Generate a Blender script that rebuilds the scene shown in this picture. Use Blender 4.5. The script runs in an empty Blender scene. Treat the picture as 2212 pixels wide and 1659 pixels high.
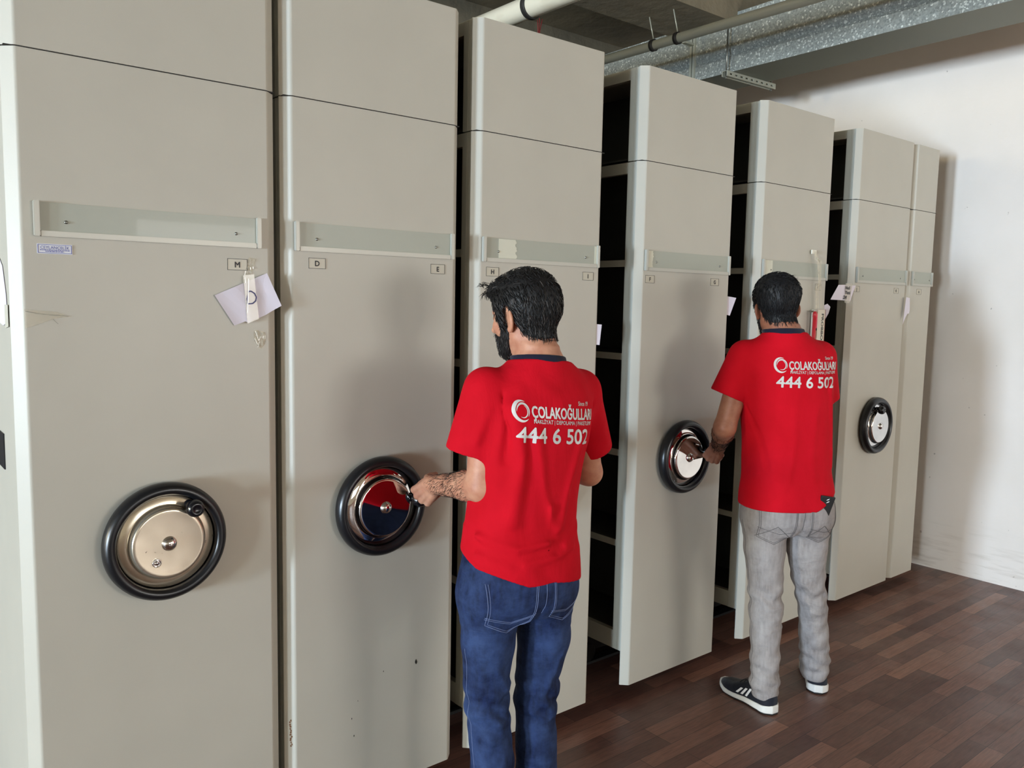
import bpy, bmesh, math, random
import numpy as np
from mathutils import Vector, Matrix
from mathutils.bvhtree import BVHTree

random.seed(7)
np.random.seed(7)
SC = bpy.context.scene
COL = SC.collection
PI = math.pi

# ------------------------------------------------------------------ camera
CAM_POS = Vector((0.0, -2.1774, 1.6063))
yaw, pit, rol = math.radians(39.3072), math.radians(5.7445), math.radians(1.1096)
fwd = Vector((math.sin(yaw)*math.cos(pit), math.cos(yaw)*math.cos(pit), -math.sin(pit)))
rt0 = Vector((math.cos(yaw), -math.sin(yaw), 0))
up0 = rt0.cross(fwd)
rt = rt0*math.cos(rol) + up0*math.sin(rol)
up = up0*math.cos(rol) - rt0*math.sin(rol)
cam_d = bpy.data.cameras.new('camera')
cam = bpy.data.objects.new('camera', cam_d)
COL.objects.link(cam)
cam.matrix_world = Matrix(((rt.x, up.x, -fwd.x, CAM_POS.x), (rt.y, up.y, -fwd.y, CAM_POS.y),
                           (rt.z, up.z, -fwd.z, CAM_POS.z), (0, 0, 0, 1)))
cam_d.sensor_width = 36.0
cam_d.lens = 1784.26/2212*36
cam_d.clip_start = 0.05
SC.camera = cam

# ------------------------------------------------------------------ view, world
SC.view_settings.view_transform = 'Standard'
SC.view_settings.look = 'None'
SC.view_settings.gamma = 1.0
SC.view_settings.use_curve_mapping = False
SC.view_settings.exposure = 0.0
SC.cycles.max_bounces = 8
SC.cycles.diffuse_bounces = 5
SC.cycles.sample_clamp_indirect = 6.0
SC.cycles.caustics_reflective = False
SC.cycles.caustics_refractive = False

world = bpy.data.worlds.new('sky')
SC.world = world
world.use_nodes = True
wn = world.node_tree
wn.nodes.clear()
wo = wn.nodes.new('ShaderNodeOutputWorld')
wb = wn.nodes.new('ShaderNodeBackground')
tc = wn.nodes.new('ShaderNodeTexCoord')
sx = wn.nodes.new('ShaderNodeSeparateXYZ')
cr = wn.nodes.new('ShaderNodeValToRGB')
cr.color_ramp.elements[0].position = 0.47
cr.color_ramp.elements[0].color = (0.55, 0.50, 0.42, 1)
cr.color_ramp.elements[1].position = 0.53
cr.color_ramp.elements[1].color = (0.72, 0.84, 1.0, 1)
mr = wn.nodes.new('ShaderNodeMapRange')
mr.inputs['From Min'].default_value = -1
mr.inputs['From Max'].default_value = 1
wn.links.new(tc.outputs['Generated'], sx.inputs[0])
wn.links.new(sx.outputs['Z'], mr.inputs['Value'])
wn.links.new(mr.outputs[0], cr.inputs[0])
wn.links.new(cr.outputs[0], wb.inputs[0])
wb.inputs['Strength'].default_value = 3.0
wn.links.new(wb.outputs[0], wo.inputs[0])

def area(name, loc, size, power, color, aim):
    """area lamp filling one window opening, for daylight and for added fill"""
    d = bpy.data.lights.new(name, 'AREA')
    d.shape = 'RECTANGLE'
    d.size, d.size_y = size
    d.energy = power
    d.color = color
    o = bpy.data.objects.new(name, d)
    COL.objects.link(o)
    o.location = loc
    o.rotation_euler = Vector(aim).to_track_quat('-Z', 'Z').to_euler()
    return o
# left-hand windows (x = -16): a low one, an added low fill and the high one behind the shelving
area('daylight_low_window', (-15.93, -3.0, 0.95), (2.6, 1.3), 3000, (0.62, 0.80, 1.0), (1, 0, 0))
area('added_side_fill', (-15.93, -6.1, 1.10), (2.4, 1.6), 1400, (0.78, 0.91, 1.0), (1, 0, 0))  # added source: softens the wheel shadows and lifts the fronts
area('daylight_high_window', (-15.93, 2.0, 3.00), (3.0, 0.60), 1050, (1.0, 0.87, 0.56), (1, 0, 0))
# made-up windows behind the photographer, added as fill for the cabinet fronts (y = -8)
area('added_rear_fill_a', (0.6, -7.93, 1.70), (2.0, 1.5), 34, (1.0, 0.97, 0.93), (0, 1, 0))
area('added_rear_fill_b', (3.7, -7.93, 1.70), (2.0, 1.5), 135, (1.0, 0.97, 0.93), (0, 1, 0))

# ------------------------------------------------------------------ helpers
def srgb(r, g, b):
    def f(c):
        c /= 255.0
        return c/12.92 if c <= 0.04045 else ((c+0.055)/1.055)**2.4
    return (f(r), f(g), f(b), 1.0)

def obj(name, me, mat=None, parent=None):
    if isinstance(me, bmesh.types.BMesh):
        bm, me = me, bpy.data.meshes.new(name)
        bm.to_mesh(me)
        bm.free()
    o = bpy.data.objects.new(name, me)
    COL.objects.link(o)
    if mat is not None:
        for m in (mat if isinstance(mat, (list, tuple)) else [mat]):
            me.materials.append(m)
    if parent is not None:
        o.parent = parent
    return o

def empty(name, loc, rz=0.0):
    o = bpy.data.objects.new(name, None)
    COL.objects.link(o)
    o.location = loc
    o.rotation_euler = (0, 0, rz)
    o.empty_display_size = 0.1
    return o

def tag(o, label=None, cat=None, group=None, kind=None):
    if label: o['label'] = label
    if cat: o['category'] = cat
    if group: o['group'] = group
    if kind: o['kind'] = kind
    return o

def box(bm, x0, x1, y0, y1, z0, z1, mi=0):
    v = [bm.verts.new(p) for p in ((x0,y0,z0),(x1,y0,z0),(x1,y1,z0),(x0,y1,z0),(x0,y0,z1),(x1,y0,z1),(x1,y1,z1),(x0,y1,z1))]
    for f in ((0,3,2,1),(4,5,6,7),(0,1,5,4),(1,2,6,5),(2,3,7,6),(3,0,4,7)):
        bm.faces.new([v[i] for i in f]).material_index = mi

def boxes(*bs, bevel=0.0):
    bm = bmesh.new()
    for b in bs:
        box(bm, *b)
    if bevel:
        bmesh.ops.bevel(bm, geom=bm.edges[:], offset=bevel, segments=2, affect='EDGES', profile=0.6)
    return bm

def prism(bm, pts, axis, a0, a1, mi=0):
    """pts: 2-D outline; extruded along axis from a0 to a1"""
    def mk(p, a):
        if axis == 'z': return (p[0], p[1], a)
        if axis == 'y': return (p[0], a, p[1])
        return (a, p[0], p[1])
    A = [bm.verts.new(mk(p, a0)) for p in pts]
    B = [bm.verts.new(mk(p, a1)) for p in pts]
    n = len(pts)
    fs = [bm.faces.new(A), bm.faces.new(B[::-1])]
    for i in range(n):
        fs.append(bm.faces.new((A[i], B[i], B[(i+1) % n], A[(i+1) % n])))
    for f in fs: f.material_index = mi
    bmesh.ops.recalc_face_normals(bm, faces=fs)

def lathe(bm, prof, n=96, mi=0, axis='y'):
    """prof: list of (radius, height); turned about an axis through the origin"""
    rings = []
    for r, h in prof:
        ring = []
        if r < 1e-6:
            p = (0, h, 0) if axis == 'y' else (0, 0, h)
            ring = [bm.verts.new(p)]*n
        else:
            for i in range(n):
                a = 2*PI*i/n
                c, s = r*math.cos(a), r*math.sin(a)
                ring.append(bm.verts.new((c, h, s) if axis == 'y' else (c, s, h)))
        rings.append(ring)
    fs = []
    for A, B in zip(rings, rings[1:]):
        for i in range(n):
            j = (i+1) % n
            vs = []
            for v in (A[i], A[j], B[j], B[i]):
                if v not in vs: vs.append(v)
            if len(vs) > 2:
                f = bm.faces.new(vs); f.material_index = mi; f.smooth = True; fs.append(f)
    bmesh.ops.recalc_face_normals(bm, faces=fs)

def tube(bm, pts, r, n=10, cap=True, mi=0, taper=None):
    pts = [Vector(p) for p in pts]
    rings = []
    t0 = (pts[1]-pts[0]).normalized()
    ref = Vector((0, 0, 1)) if abs(t0.z) < 0.9 else Vector((1, 0, 0))
    nrm = t0.cross(ref).normalized()
    for i, p in enumerate(pts):
        t = (pts[min(i+1, len(pts)-1)]-pts[max(i-1, 0)]).normalized()
        nrm = (nrm - t*nrm.dot(t)).normalized()
        b = t.cross(nrm)
        rr = r if taper is None else r*taper[i]
        rings.append([bm.verts.new(p+(nrm*math.cos(2*PI*k/n)+b*math.sin(2*PI*k/n))*rr) for k in range(n)])
    fs = []
    for A, B in zip(rings, rings[1:]):
        for k in range(n):
            f = bm.faces.new((A[k], A[(k+1) % n], B[(k+1) % n], B[k])); f.smooth = True; f.material_index = mi; fs.append(f)
    if cap:
        fs.append(bm.faces.new(rings[0][::-1])); fs.append(bm.faces.new(rings[-1]))
    for f in fs: f.material_index = mi
    bmesh.ops.recalc_face_normals(bm, faces=fs)

def bold_copies(r):
    return [(0, 0)]+[(r*math.cos(a), r*math.sin(a)) for a in np.linspace(0, 2*PI, 9)[:-1]]

def text_mesh(body, size, bold=0.0, align='CENTER', extrude=0.0, space=1.0):
    cu = bpy.data.curves.new('lettering', 'FONT')
    cu.body = body
    cu.size = size
    cu.align_x = align
    cu.offset = bold
    cu.extrude = extrude
    cu.space_character = space
    cu.resolution_u = 3
    o = bpy.data.objects.new('lettering', cu)
    COL.objects.link(o)
    dg = bpy.context.evaluated_depsgraph_get()
    me = bpy.data.meshes.new_from_object(o.evaluated_get(dg))
    bpy.data.objects.remove(o)
    bpy.data.curves.remove(cu)
    return me

def join_mesh_into(bm, me, fn, mi=0):
    """append mesh me to bm with every vertex mapped by fn"""
    vs = [bm.verts.new(fn(v.co)) for v in me.vertices]
    for p in me.polygons:
        try:
            f = bm.faces.new([vs[i] for i in p.vertices]); f.material_index = mi
        except ValueError:
            pass

# ------------------------------------------------------------------ materials
def mat(name, color=(0.5, 0.5, 0.5, 1), rough=0.5, metal=0.0, spec=0.5, coat=0.0):
    m = bpy.data.materials.new(name)
    m.use_nodes = True
    b = m.node_tree.nodes['Principled BSDF']
    b.inputs['Base Color'].default_value = color
    b.inputs['Roughness'].default_value = rough
    b.inputs['Metallic'].default_value = metal
    b.inputs['Specular IOR Level'].default_value = spec
    if coat: b.inputs['Coat Weight'].default_value = coat
    return m

class NT:
    """small wrapper for building node trees"""
    def __init__(s, m):
        s.m = m; s.t = m.node_tree; s.b = s.t.nodes['Principled BSDF']
        s.tc = s.t.nodes.new('ShaderNodeTexCoord')
    def n(s, typ, **kw):
        nd = s.t.nodes.new(typ)
        for k, v in kw.items():
            if k in nd.inputs: nd.inputs[k].default_value = v
            else: setattr(nd, k, v)
        return nd
    def l(s, a, b): s.t.links.new(a, b)
    def co(s, scale=(1, 1, 1), rot=(0, 0, 0), out='Object'):
        mp = s.n('ShaderNodeMapping')
        mp.inputs['Scale'].default_value = scale
        mp.inputs['Rotation'].default_value = rot
        s.l(s.tc.outputs[out], mp.inputs[0])
        return mp.outputs[0]
    def noise(s, co, scale, detail=4, rough=0.55, dist=0.0):
        nd = s.n('ShaderNodeTexNoise')
        nd.inputs['Scale'].default_value = scale
        nd.inputs['Detail'].default_value = detail
        nd.inputs['Roughness'].default_value = rough
        nd.inputs['Distortion'].default_value = dist
        s.l(co, nd.inputs['Vector'])
        return nd.outputs['Fac']
    def ramp(s, fac, stops):
        nd = s.n('ShaderNodeValToRGB')
        e = nd.color_ramp.elements
        e[0].position, e[0].color = stops[0]
        e[1].position, e[1].color = stops[1]
        for p, c in stops[2:]:
            k = e.new(p); k.color = c
        s.l(fac, nd.inputs[0])
        return nd.outputs[0]
    def mix(s, fac, a, b, mode='MIX'):
        nd = s.n('ShaderNodeMix'); nd.data_type = 'RGBA'; nd.blend_type = mode
        for sock, v in ((nd.inputs[0], fac), (nd.inputs[6], a), (nd.inputs[7], b)):
            if hasattr(v, 'links'): s.l(v, sock)
            else: sock.default_value = v
        return nd.outputs[2]
    def bump(s, h, strength, dist=0.001, prev=None):
        nd = s.n('ShaderNodeBump')
        nd.inputs['Strength'].default_value = strength
        nd.inputs['Distance'].default_value = dist
        s.l(h, nd.inputs['Height'])
        if prev: s.l(prev, nd.inputs['Normal'])
        s.l(nd.outputs[0], s.b.inputs['Normal'])
        return nd.outputs[0]
G = lambda v: (v, v, v, 1)

def m_paint(name, col, rough=0.42):
    m = mat(name, col, rough, spec=0.4)
    t = NT(m)
    c = t.co(out='Object')
    f = t.noise(c, 3.0, 3)
    t.l(t.mix(t.ramp(f, [(0.3, G(0)), (0.75, G(1))]), col, tuple(x*0.93 for x in col[:3])+(1,)), t.b.inputs['Base Color'])
    t.bump(t.noise(c, 260, 2), 0.16, 0.0006)
    return m
M_CAB = m_paint('cabinet_paint', srgb(195, 191, 178))
M_FRAME = m_paint('frame_paint', srgb(186, 186, 175), 0.5)
M_SHELF = m_paint('shelf_paint', srgb(176, 175, 166), 0.55)
M_INNER_SHADE = m_paint('inner_shade_paint', srgb(86, 86, 82), 0.6)  # shade inside the racks painted in; the real paint matches the frames
M_ALU = mat('holder_aluminium', srgb(190, 188, 177), 0.38, 0.15)
M_INSERT = mat('holder_insert', srgb(170, 173, 160), 0.34, 0, 0.4, 0.1)
M_TORN = mat('torn_paper', srgb(214, 214, 196), 0.4)
M_SEAM = mat('dark_gap', srgb(40, 38, 34), 0.8)
M_DARK = mat('dark_steel', srgb(46, 44, 42), 0.6, 0.3)
M_SCREW = mat('screw', srgb(150, 150, 142), 0.3, 0.9)
M_INK = mat('black_ink', srgb(18, 18, 22), 0.5)
M_BLUEINK = mat('blue_ink', srgb(28, 30, 100), 0.5)
M_CARD = m_paint('letter_card', srgb(200, 194, 176), 0.35)
M_WHITE = mat('white_sticker', srgb(222, 224, 232), 0.4)
M_BLUE = mat('blue_print', srgb(58, 66, 150), 0.4)

M_RUBBER = mat('black_rim', srgb(20, 21, 24), 0.3, 0, 0.5)
t = NT(M_RUBBER)
t.bump(t.noise(t.co(), 30, 3), 0.1, 0.001)
M_KNOB = mat('black_knob', srgb(14, 15, 20), 0.18, 0, 0.6)

def m_chrome(name, tint, speck, rough):
    m = mat(name, tint, rough, 1.0)
    t = NT(m)
    c = t.co()
    sp = t.ramp(t.noise(c, 95, 2), [(0.71, G(0)), (0.76, G(1))])
    big = t.ramp(t.noise(c, 9, 3), [(0.35, G(0)), (0.7, G(1))])
    k = t.mix(1.0, sp, G(speck), 'MULTIPLY')
    col = t.mix(big, tint, tuple(x*0.84 for x in tint[:3])+(1,))
    t.l(t.mix(k, col, srgb(70, 50, 36)), t.b.inputs['Base Color'])
    t.l(t.ramp(big, [(0, G(rough)), (1, G(rough+0.08*speck))]), t.b.inputs['Roughness'])
    if speck > 0.5: t.bump(t.noise(c, 7, 2), 0.12, 0.02)
    return m
M_CHROME_OLD = m_chrome('tarnished_chrome', srgb(226, 214, 192), 0.9, 0.2)
M_CHROME_OLD.node_tree.nodes['Principled BSDF'].inputs['Metallic'].default_value = 0.8
M_CHROME = m_chrome('polished_chrome', srgb(235, 232, 230), 0.15, 0.03)

# floor: strip parquet running along x
M_FLOOR = mat('floor_parquet', rough=0.4)
t = NT(M_FLOOR)
c = t.co()
br = t.n('ShaderNodeTexBrick')
br.offset = 0.37; br.offset_frequency = 3; br.squash = 1.0
br.inputs['Scale'].default_value = 1.0
br.inputs['Brick Width'].default_value = 0.46
br.inputs['Row Height'].default_value = 0.066
br.inputs['Mortar Size'].default_value = 0.0011
br.inputs['Mortar Smooth'].default_value = 0.3
br.inputs['Color1'].default_value = G(0.0)
br.inputs['Color2'].default_value = G(1.0)
br.inputs['Mortar'].default_value = G(0.5)
wob = t.noise(t.co((1, 1, 1)), 1.3, 1)
t.l(c, br.inputs['Vector'])
grain = t.noise(t.co((2.2, 26, 1)), 5.0, 6, 0.6, 0.6)
base = t.ramp(br.outputs['Color'], [(0.0, srgb(88, 56, 48)), (1.0, srgb(150, 106, 88)), (0.55, srgb(110, 73, 62))])
gr = t.ramp(grain, [(0.28, G(0.62)), (0.72, G(1.25))])
c2 = t.mix(1.0, base, gr, 'MULTIPLY')
c3 = t.mix(br.outputs['Fac'], c2, srgb(34, 22, 18))
dust = t.ramp(t.noise(c, 2.2, 6, 0.65), [(0.42, G(0)), (0.78, G(0.42))])
c4 = t.mix(dust, c3, srgb(128, 106, 94))
t.l(c4, t.b.inputs['Base Color'])
t.l(t.ramp(t.noise(c, 6, 5), [(0.3, G(0.30)), (0.7, G(0.48))]), t.b.inputs['Roughness'])
t.bump(grain, 0.08, 0.001)

# plastered right wall
M_WALL = mat('white_plaster', rough=0.8)
t = NT(M_WALL)
c = t.co()
f = t.noise(c, 1.4, 5)
col = t.mix(t.ramp(f, [(0.35, G(0)), (0.75, G(1))]), srgb(242, 232, 222), srgb(233, 223, 211))
spots = t.ramp(t.noise(c, 22, 2), [(0.745, G(0)), (0.765, G(0.5))])
col = t.mix(spots, col, srgb(120, 104, 90))
sx_ = t.n('ShaderNodeSeparateXYZ'); t.l(c, sx_.inputs[0])
low = t.n('ShaderNodeMapRange'); low.inputs[1].default_value = 0.35; low.inputs[2].default_value = 0.0
t.l(sx_.outputs['Z'], low.inputs[0])
scuff = t.ramp(t.noise(t.co((3, 1, 9)), 3.0, 5), [(0.5, G(0)), (0.72, G(0.7))])
k = t.mix(1.0, scuff, low.outputs[0], 'MULTIPLY')
t.l(t.mix(k, col, srgb(176, 160, 140)), t.b.inputs['Base Color'])
b1 = t.bump(t.noise(c, 5, 3), 0.3, 0.02)
t.bump(t.noise(c, 60, 4), 0.25, 0.002, b1)
M_WALL2 = mat('beige_wall', srgb(212, 196, 170), 0.8)
M_WALLDK = mat('grey_wall', srgb(120, 116, 108), 0.9)

M_CONC = mat('concrete', rough=0.85)
t = NT(M_CONC)
c = t.co()
t.l(t.mix(t.ramp(t.noise(c, 2.2, 6, 0.6), [(0.3, G(0)), (0.7, G(1))]), srgb(156, 142, 116), srgb(120, 112, 94)), t.b.inputs['Base Color'])
t.bump(t.noise(c, 14, 6), 0.5, 0.01)
M_CONCW = mat('brown_concrete', srgb(132, 114, 92), 0.85)
t = NT(M_CONCW); t.bump(t.noise(t.co(), 9, 5), 0.5, 0.01)

M_PIPE = mat('cream_pipe', srgb(214, 204, 180), 0.35)
t = NT(M_PIPE)
t.l(t.mix(t.ramp(t.noise(t.co((1, 0.4, 1)), 9, 4), [(0.5, G(0)), (0.8, G(0.7))]), srgb(236, 228, 206), srgb(186, 168, 136)), t.b.inputs['Base Color'])
M_GALV = mat('galvanised_sheet', rough=0.42, metal=0.3)
t = NT(M_GALV)
c = t.co()
vo = t.n('ShaderNodeTexVoronoi'); vo.inputs['Scale'].default_value = 120; t.l(c, vo.inputs['Vector'])
sp = t.n('ShaderNodeSeparateColor'); t.l(vo.outputs['Color'], sp.inputs[0])
cloud = t.ramp(t.noise(t.co((1, .3, 1)), 7, 4), [(0.3, G(0.82)), (0.7, G(1.08))])
t.l(t.mix(1.0, t.ramp(sp.outputs[0], [(0.0, srgb(146, 149, 143)), (0.86, srgb(178, 181, 173)), (1.0, srgb(236, 238, 228))]), cloud, 'MULTIPLY'), t.b.inputs['Base Color'])
t.l(t.ramp(sp.outputs[1], [(0.0, G(0.3)), (1.0, G(0.6))]), t.b.inputs['Roughness'])
t.bump(sp.outputs[2], 0.35, 0.002)
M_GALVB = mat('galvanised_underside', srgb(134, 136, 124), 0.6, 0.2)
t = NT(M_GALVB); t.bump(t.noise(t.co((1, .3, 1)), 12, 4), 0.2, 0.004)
M_GALVP = mat('galvanised_pipe', srgb(186, 186, 170), 0.32, 0.25)
t = NT(M_GALVP); t.bump(t.noise(t.co((1, 0.2, 1)), 60, 4), 0.3, 0.002)
M_RED = mat('red_cord', srgb(120, 28, 30), 0.7)
M_GLASS = mat('window_glass', (1, 1, 1, 1), 0.0)
M_GLASS.node_tree.nodes['Principled BSDF'].inputs['Transmission Weight'].default_value = 1.0
M_WFRAME = mat('window_frame_white', srgb(225, 225, 222), 0.4)

# ------------------------------------------------------------------ the room
X0, X1, Y0, Y1, ZC = -16.0, 5.22, -8.0, 3.7, 3.62
def struct(name, bm, m, parent=None):
    o = obj(name, bm, m, parent)
    if parent is None: o['kind'] = 'structure'
    return o
struct('floor', boxes((X0-.2, X1+.2, Y0-.2, Y1+.2, -0.1, 0)), M_FLOOR)
struct('ceiling', boxes((X0-.2, X1+.2, Y0-.2, Y1+.2, ZC, ZC+.15)), M_CONC)
struct('wall_right', boxes((X1, X1+.2, Y0-.2, Y1+.2, 0, ZC)), M_WALL)
struct('wall_back', boxes((X0, X1, Y1, Y1+.2, 0, ZC)), M_WALLDK)
def wall_with_holes(name, axis, a, t_, b0, b1, holes, m):
    """a wall plane at coordinate a (thickness t_) from b0 to b1 with rectangular openings"""
    bs = []
    def add(p0, p1, z0, z1):
        if p1-p0 < 1e-4 or z1-z0 < 1e-4: return
        lo, hi = min(a, a+t_), max(a, a+t_)
        bs.append((lo, hi, p0, p1, z0, z1) if axis == 'x' else (p0, p1, lo, hi, z0, z1))
    prev = b0
    for h0, h1, z0, z1 in sorted(holes):
        add(prev, h0, 0, ZC); add(h0, h1, 0, z0); add(h0, h1, z1, ZC); prev = h1
    add(prev, b1, 0, ZC)
    return struct(name, boxes(*bs), m)
HL = [(-7.3, -4.9, 0.3, 1.9), (-4.3, -1.7, 0.3, 1.6), (0.5, 3.5, 2.70, 3.3)]  # the first opening is made up for the added side fill
HF = [(-0.4, 1.6, 0.95, 2.45), (2.7, 4.7, 0.95, 2.45)]  # both openings are made up for the rear fill lamps
wall_with_holes('wall_left', 'x', X0-.2, .2, Y0, Y1, HL, M_WALL2)
wall_with_holes('wall_front', 'y', Y0-.2, .2, X0, X1, HF, M_WALL2)
def window(i, axis, h):
    p0, p1, z0, z1 = h
    a = (X0-.14, X0-.08) if axis == 'x' else (Y0-.14, Y0-.08)
    w = 0.05
    def bx(q0, q1, r0, r1, s=0.0):
        return (a[0]+s, a[1]-s, q0, q1, r0, r1) if axis == 'x' else (q0, q1, a[0]+s, a[1]-s, r0, r1)
    mid = (p0+p1)/2
    o = struct('window_%d' % i, boxes(bx(p0, p0+w, z0, z1), bx(p1-w, p1, z0, z1), bx(p0+w, p1-w, z0, z0+w),
               bx(p0+w, p1-w, z1-w, z1), bx(mid-.03, mid+.03, z0+w, z1-w)), M_WFRAME)
    obj('pane', boxes(bx(p0+w, mid-.03, z0+w, z1-w, .027), bx(mid+.03, p1-w, z0+w, z1-w, .027)), M_GLASS, o)
for i, (ax, h) in enumerate([('x', HL[0]), ('x', HL[1]), ('x', HL[2]), ('y', HF[0]), ('y', HF[1])]):
    window(i+1, ax, h)

# concrete beams under the slab (run along x) and the edge beam over the right-hand wall
struct('trim_1', boxes((-15.99, 5.215, 0.94, 1.37, 3.27, ZC-.001)), M_CONC)
struct('trim_2', boxes((-15.99, 5.215, 2.55, 2.95, 3.27, ZC-.001)), M_CONC)
struct('trim_3', boxes((4.35, 5.215, 1.42, 2.5, 3.28, 3.34)), M_CONCW)
# ------------------------------------------------------------------ pipes and duct overhead
def ypipe(name, x, z, r, y0, y1, m, rz=0.0, n=40):
    o = empty(name, (x, y0, z), rz)
    bm = bmesh.new()
    tube(bm, [(0, 0, 0), (0, (y1-y0)*.5, 0), (0, y1-y0, 0)], r, n)
    obj('pipe_run', bm, m, o)
    return o
bp = ypipe('drain_pipe', 2.632, 3.0, 0.052, -3.0, 3.6, M_PIPE)
tag(bp, 'thick cream drain pipe hanging under the ceiling above the third cabinet', 'pipe')
bm = bmesh.new()
lathe(bm, [(0.053, -0.014), (0.058, -0.014), (0.060, -0.006), (0.057, 0), (0.060, 0.006), (0.058, 0.014), (0.053, 0.014)], 48)
bmesh.ops.translate(bm, verts=bm.verts, vec=(0, 3.95, 0))
obj('pipe_clamp', bm, M_DARK, bp)
bm = bmesh.new()
tube(bm, [(0, 3.95, 0.052), (0, 3.95, 0.27)], 0.005, 8)
obj('hanger_rod', bm, M_GALVP, bp)
bm = bmesh.new()
tube(bm, [(0.012, 0, 0), (0.014, 0.004, -0.06), (0.004, 0.0, -0.13), (0.0, -0.004, -0.2)], 0.0022, 6)
tube(bm, [(0.03, 0, 0), (0.02, 0.004, -0.05), (0.006, 0.0, -0.13)], 0.0022, 6)
tube(bm, [(0.0, 0.0, -0.01), (0.008, 0.003, -0.08), (0.002, 0.0, -0.15)], 0.0018, 6)
rc = obj('red_cord', bm, M_RED)
rc.location = (2.645, 0.915, 2.944)
tag(rc, 'dark red cord dangling from the clamp of the cream pipe', 'cord')

tp = ypipe('steel_pipe', 3.785, 3.11, 0.027, -3.0, 3.6, M_GALVP, n=28)
tag(tp, 'thin galvanised steel pipe running in front of the square duct', 'pipe')
for yy in (4.20, 4.02):
    bm = bmesh.new()
    lathe(bm, [(0.0275, -0.012), (0.034, -0.012), (0.034, 0.012), (0.0275, 0.012)], 32)
    bmesh.ops.translate(bm, verts=bm.verts, vec=(0, yy, 0))
    obj('pipe_clamp', bm, M_DARK, tp)
    bm = bmesh.new()
    tube(bm, [(0, yy, 0.03), (-0.02, yy+.02, 0.16)], 0.0035, 8)
    obj('hanger_rod', bm, M_GALVP, tp)

du = empty('air_duct', (4.085, -3.0, 2.995), -0.035)
DW, DH, DL = 0.345, 0.34, 6.5
bm = bmesh.new()
prism(bm, [(0, 0), (DW, 0), (DW, DH), (0.0, DH), (0.0, .125), (0.012, .105), (0, .085)], 'y', 0, DL)
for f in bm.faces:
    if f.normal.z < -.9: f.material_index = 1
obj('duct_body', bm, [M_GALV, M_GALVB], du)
for yy in (4.27, 2.2):
    obj('joint_flange', boxes((-.012, DW+.012, yy-.02, yy-.004, -.012, DH+.012), (-.012, DW+.012, yy+.004, yy+.02, -.012, DH+.012)), M_GALVP, du)
bm = boxes((-.10, -.004, 4.255, 4.285, 0.215, 0.228))
obj('pipe_bracket', bm, M_GALVP, du)
# perforated strut with its rods
bm = bmesh.new()
box(bm, -0.055, 0.42, 3.955, 3.960, -0.014, -0.004)
box(bm, -0.055, 0.42, 3.955, 3.960, -0.034, -0.024)
xs_ = [-0.055]+[x for k in range(9) for x in (-0.03+k*.05, -0.005+k*.05)]+[0.42]
for k in range(0, len(xs_), 2): box(bm, xs_[k], xs_[k+1], 3.955, 3.960, -0.024, -0.014)
box(bm, -0.055, 0.42, 3.990, 3.995, -0.034, -0.004)
box(bm, -0.055, 0.42, 3.955, 3.995, -0.005, -0.002)
obj('support_strut', bm, M_GALVP, du)
for xx in (-0.04, 0.40):
    bm = bmesh.new()
    tube(bm, [(xx, 3.975, -0.045), (xx, 3.975, 0.26)], 0.0045, 8)
    obj('threaded_rod', bm, M_SCREW, du)
    bm = bmesh.new()
    lathe(bm, [(0, -0.044), (0.008, -0.044), (0.008, -0.036), (0, -0.036)], 6, axis='z')
    bmesh.ops.translate(bm, verts=bm.verts, vec=(xx, 3.975, 0))
    obj('nut', bm, M_SCREW, du)
tag(du, 'galvanised square air duct along the top of the white wall', 'air duct')

# ------------------------------------------------------------------ mobile shelving
CH = 0.025          # chamfer of the end panels
ZT, ZS, ZB = 2.5, 2.149, 0.06
DEP = 3.1
SHELF_Z = [0.2, 0.64, 1.01, 1.396, 1.762, 2.13]
def end_panel(W, z0, z1):
    bm = bmesh.new()
    t_ = 0.0
    pts = [(0, 0), (W, 0), (W+CH, CH), (W+CH, CH+.004), (-CH, CH+.004), (-CH, CH)]
    prism(bm, pts, 'z', z0, z1)
    bmesh.ops.bevel(bm, geom=[e for e in bm.edges if abs((e.verts[0].co-e.verts[1].co).z) > .1 and e.verts[0].co.y < .001],
                    offset=0.004, segments=3, affect='EDGES', profile=0.5)
    return bm
def text_on(bm, body, x, z, h, y, bold=0.0, mi=0, wx=1.0):
    me = text_mesh(body, h/0.72)
    for k, (ax_, az_) in enumerate(bold_copies(bold) if bold else [(0, 0)]):
        join_mesh_into(bm, me, lambda v: (x+v.x*wx+ax_, y-.00002*k, z-h/2+v.y+az_), mi)

def letter_card(parent, letter, x0, x1, z0, z1):
    cx, cz = (x0+x1)/2, (z0+z1)/2
    c = obj('letter_card', boxes((x0, x1, -.0008, -.0001, z0, z1)), M_CARD, parent)
    w = 0.0011
    bm = boxes((x0, x1, -.0013, -.0008, z0, z0+w), (x0, x1, -.0013, -.0008, z1-w, z1), (x0, x0+w, -.0013, -.0008, z0+w, z1-w), (x1-w, x1, -.0013, -.0008, z0+w, z1-w))
    obj('card_border', bm, M_INK, c)
    bm = bmesh.new()
    text_on(bm, letter, cx, cz, 0.0150, -.0014, 0.0006)
    obj('lettering', bm, M_INK, c)

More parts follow.
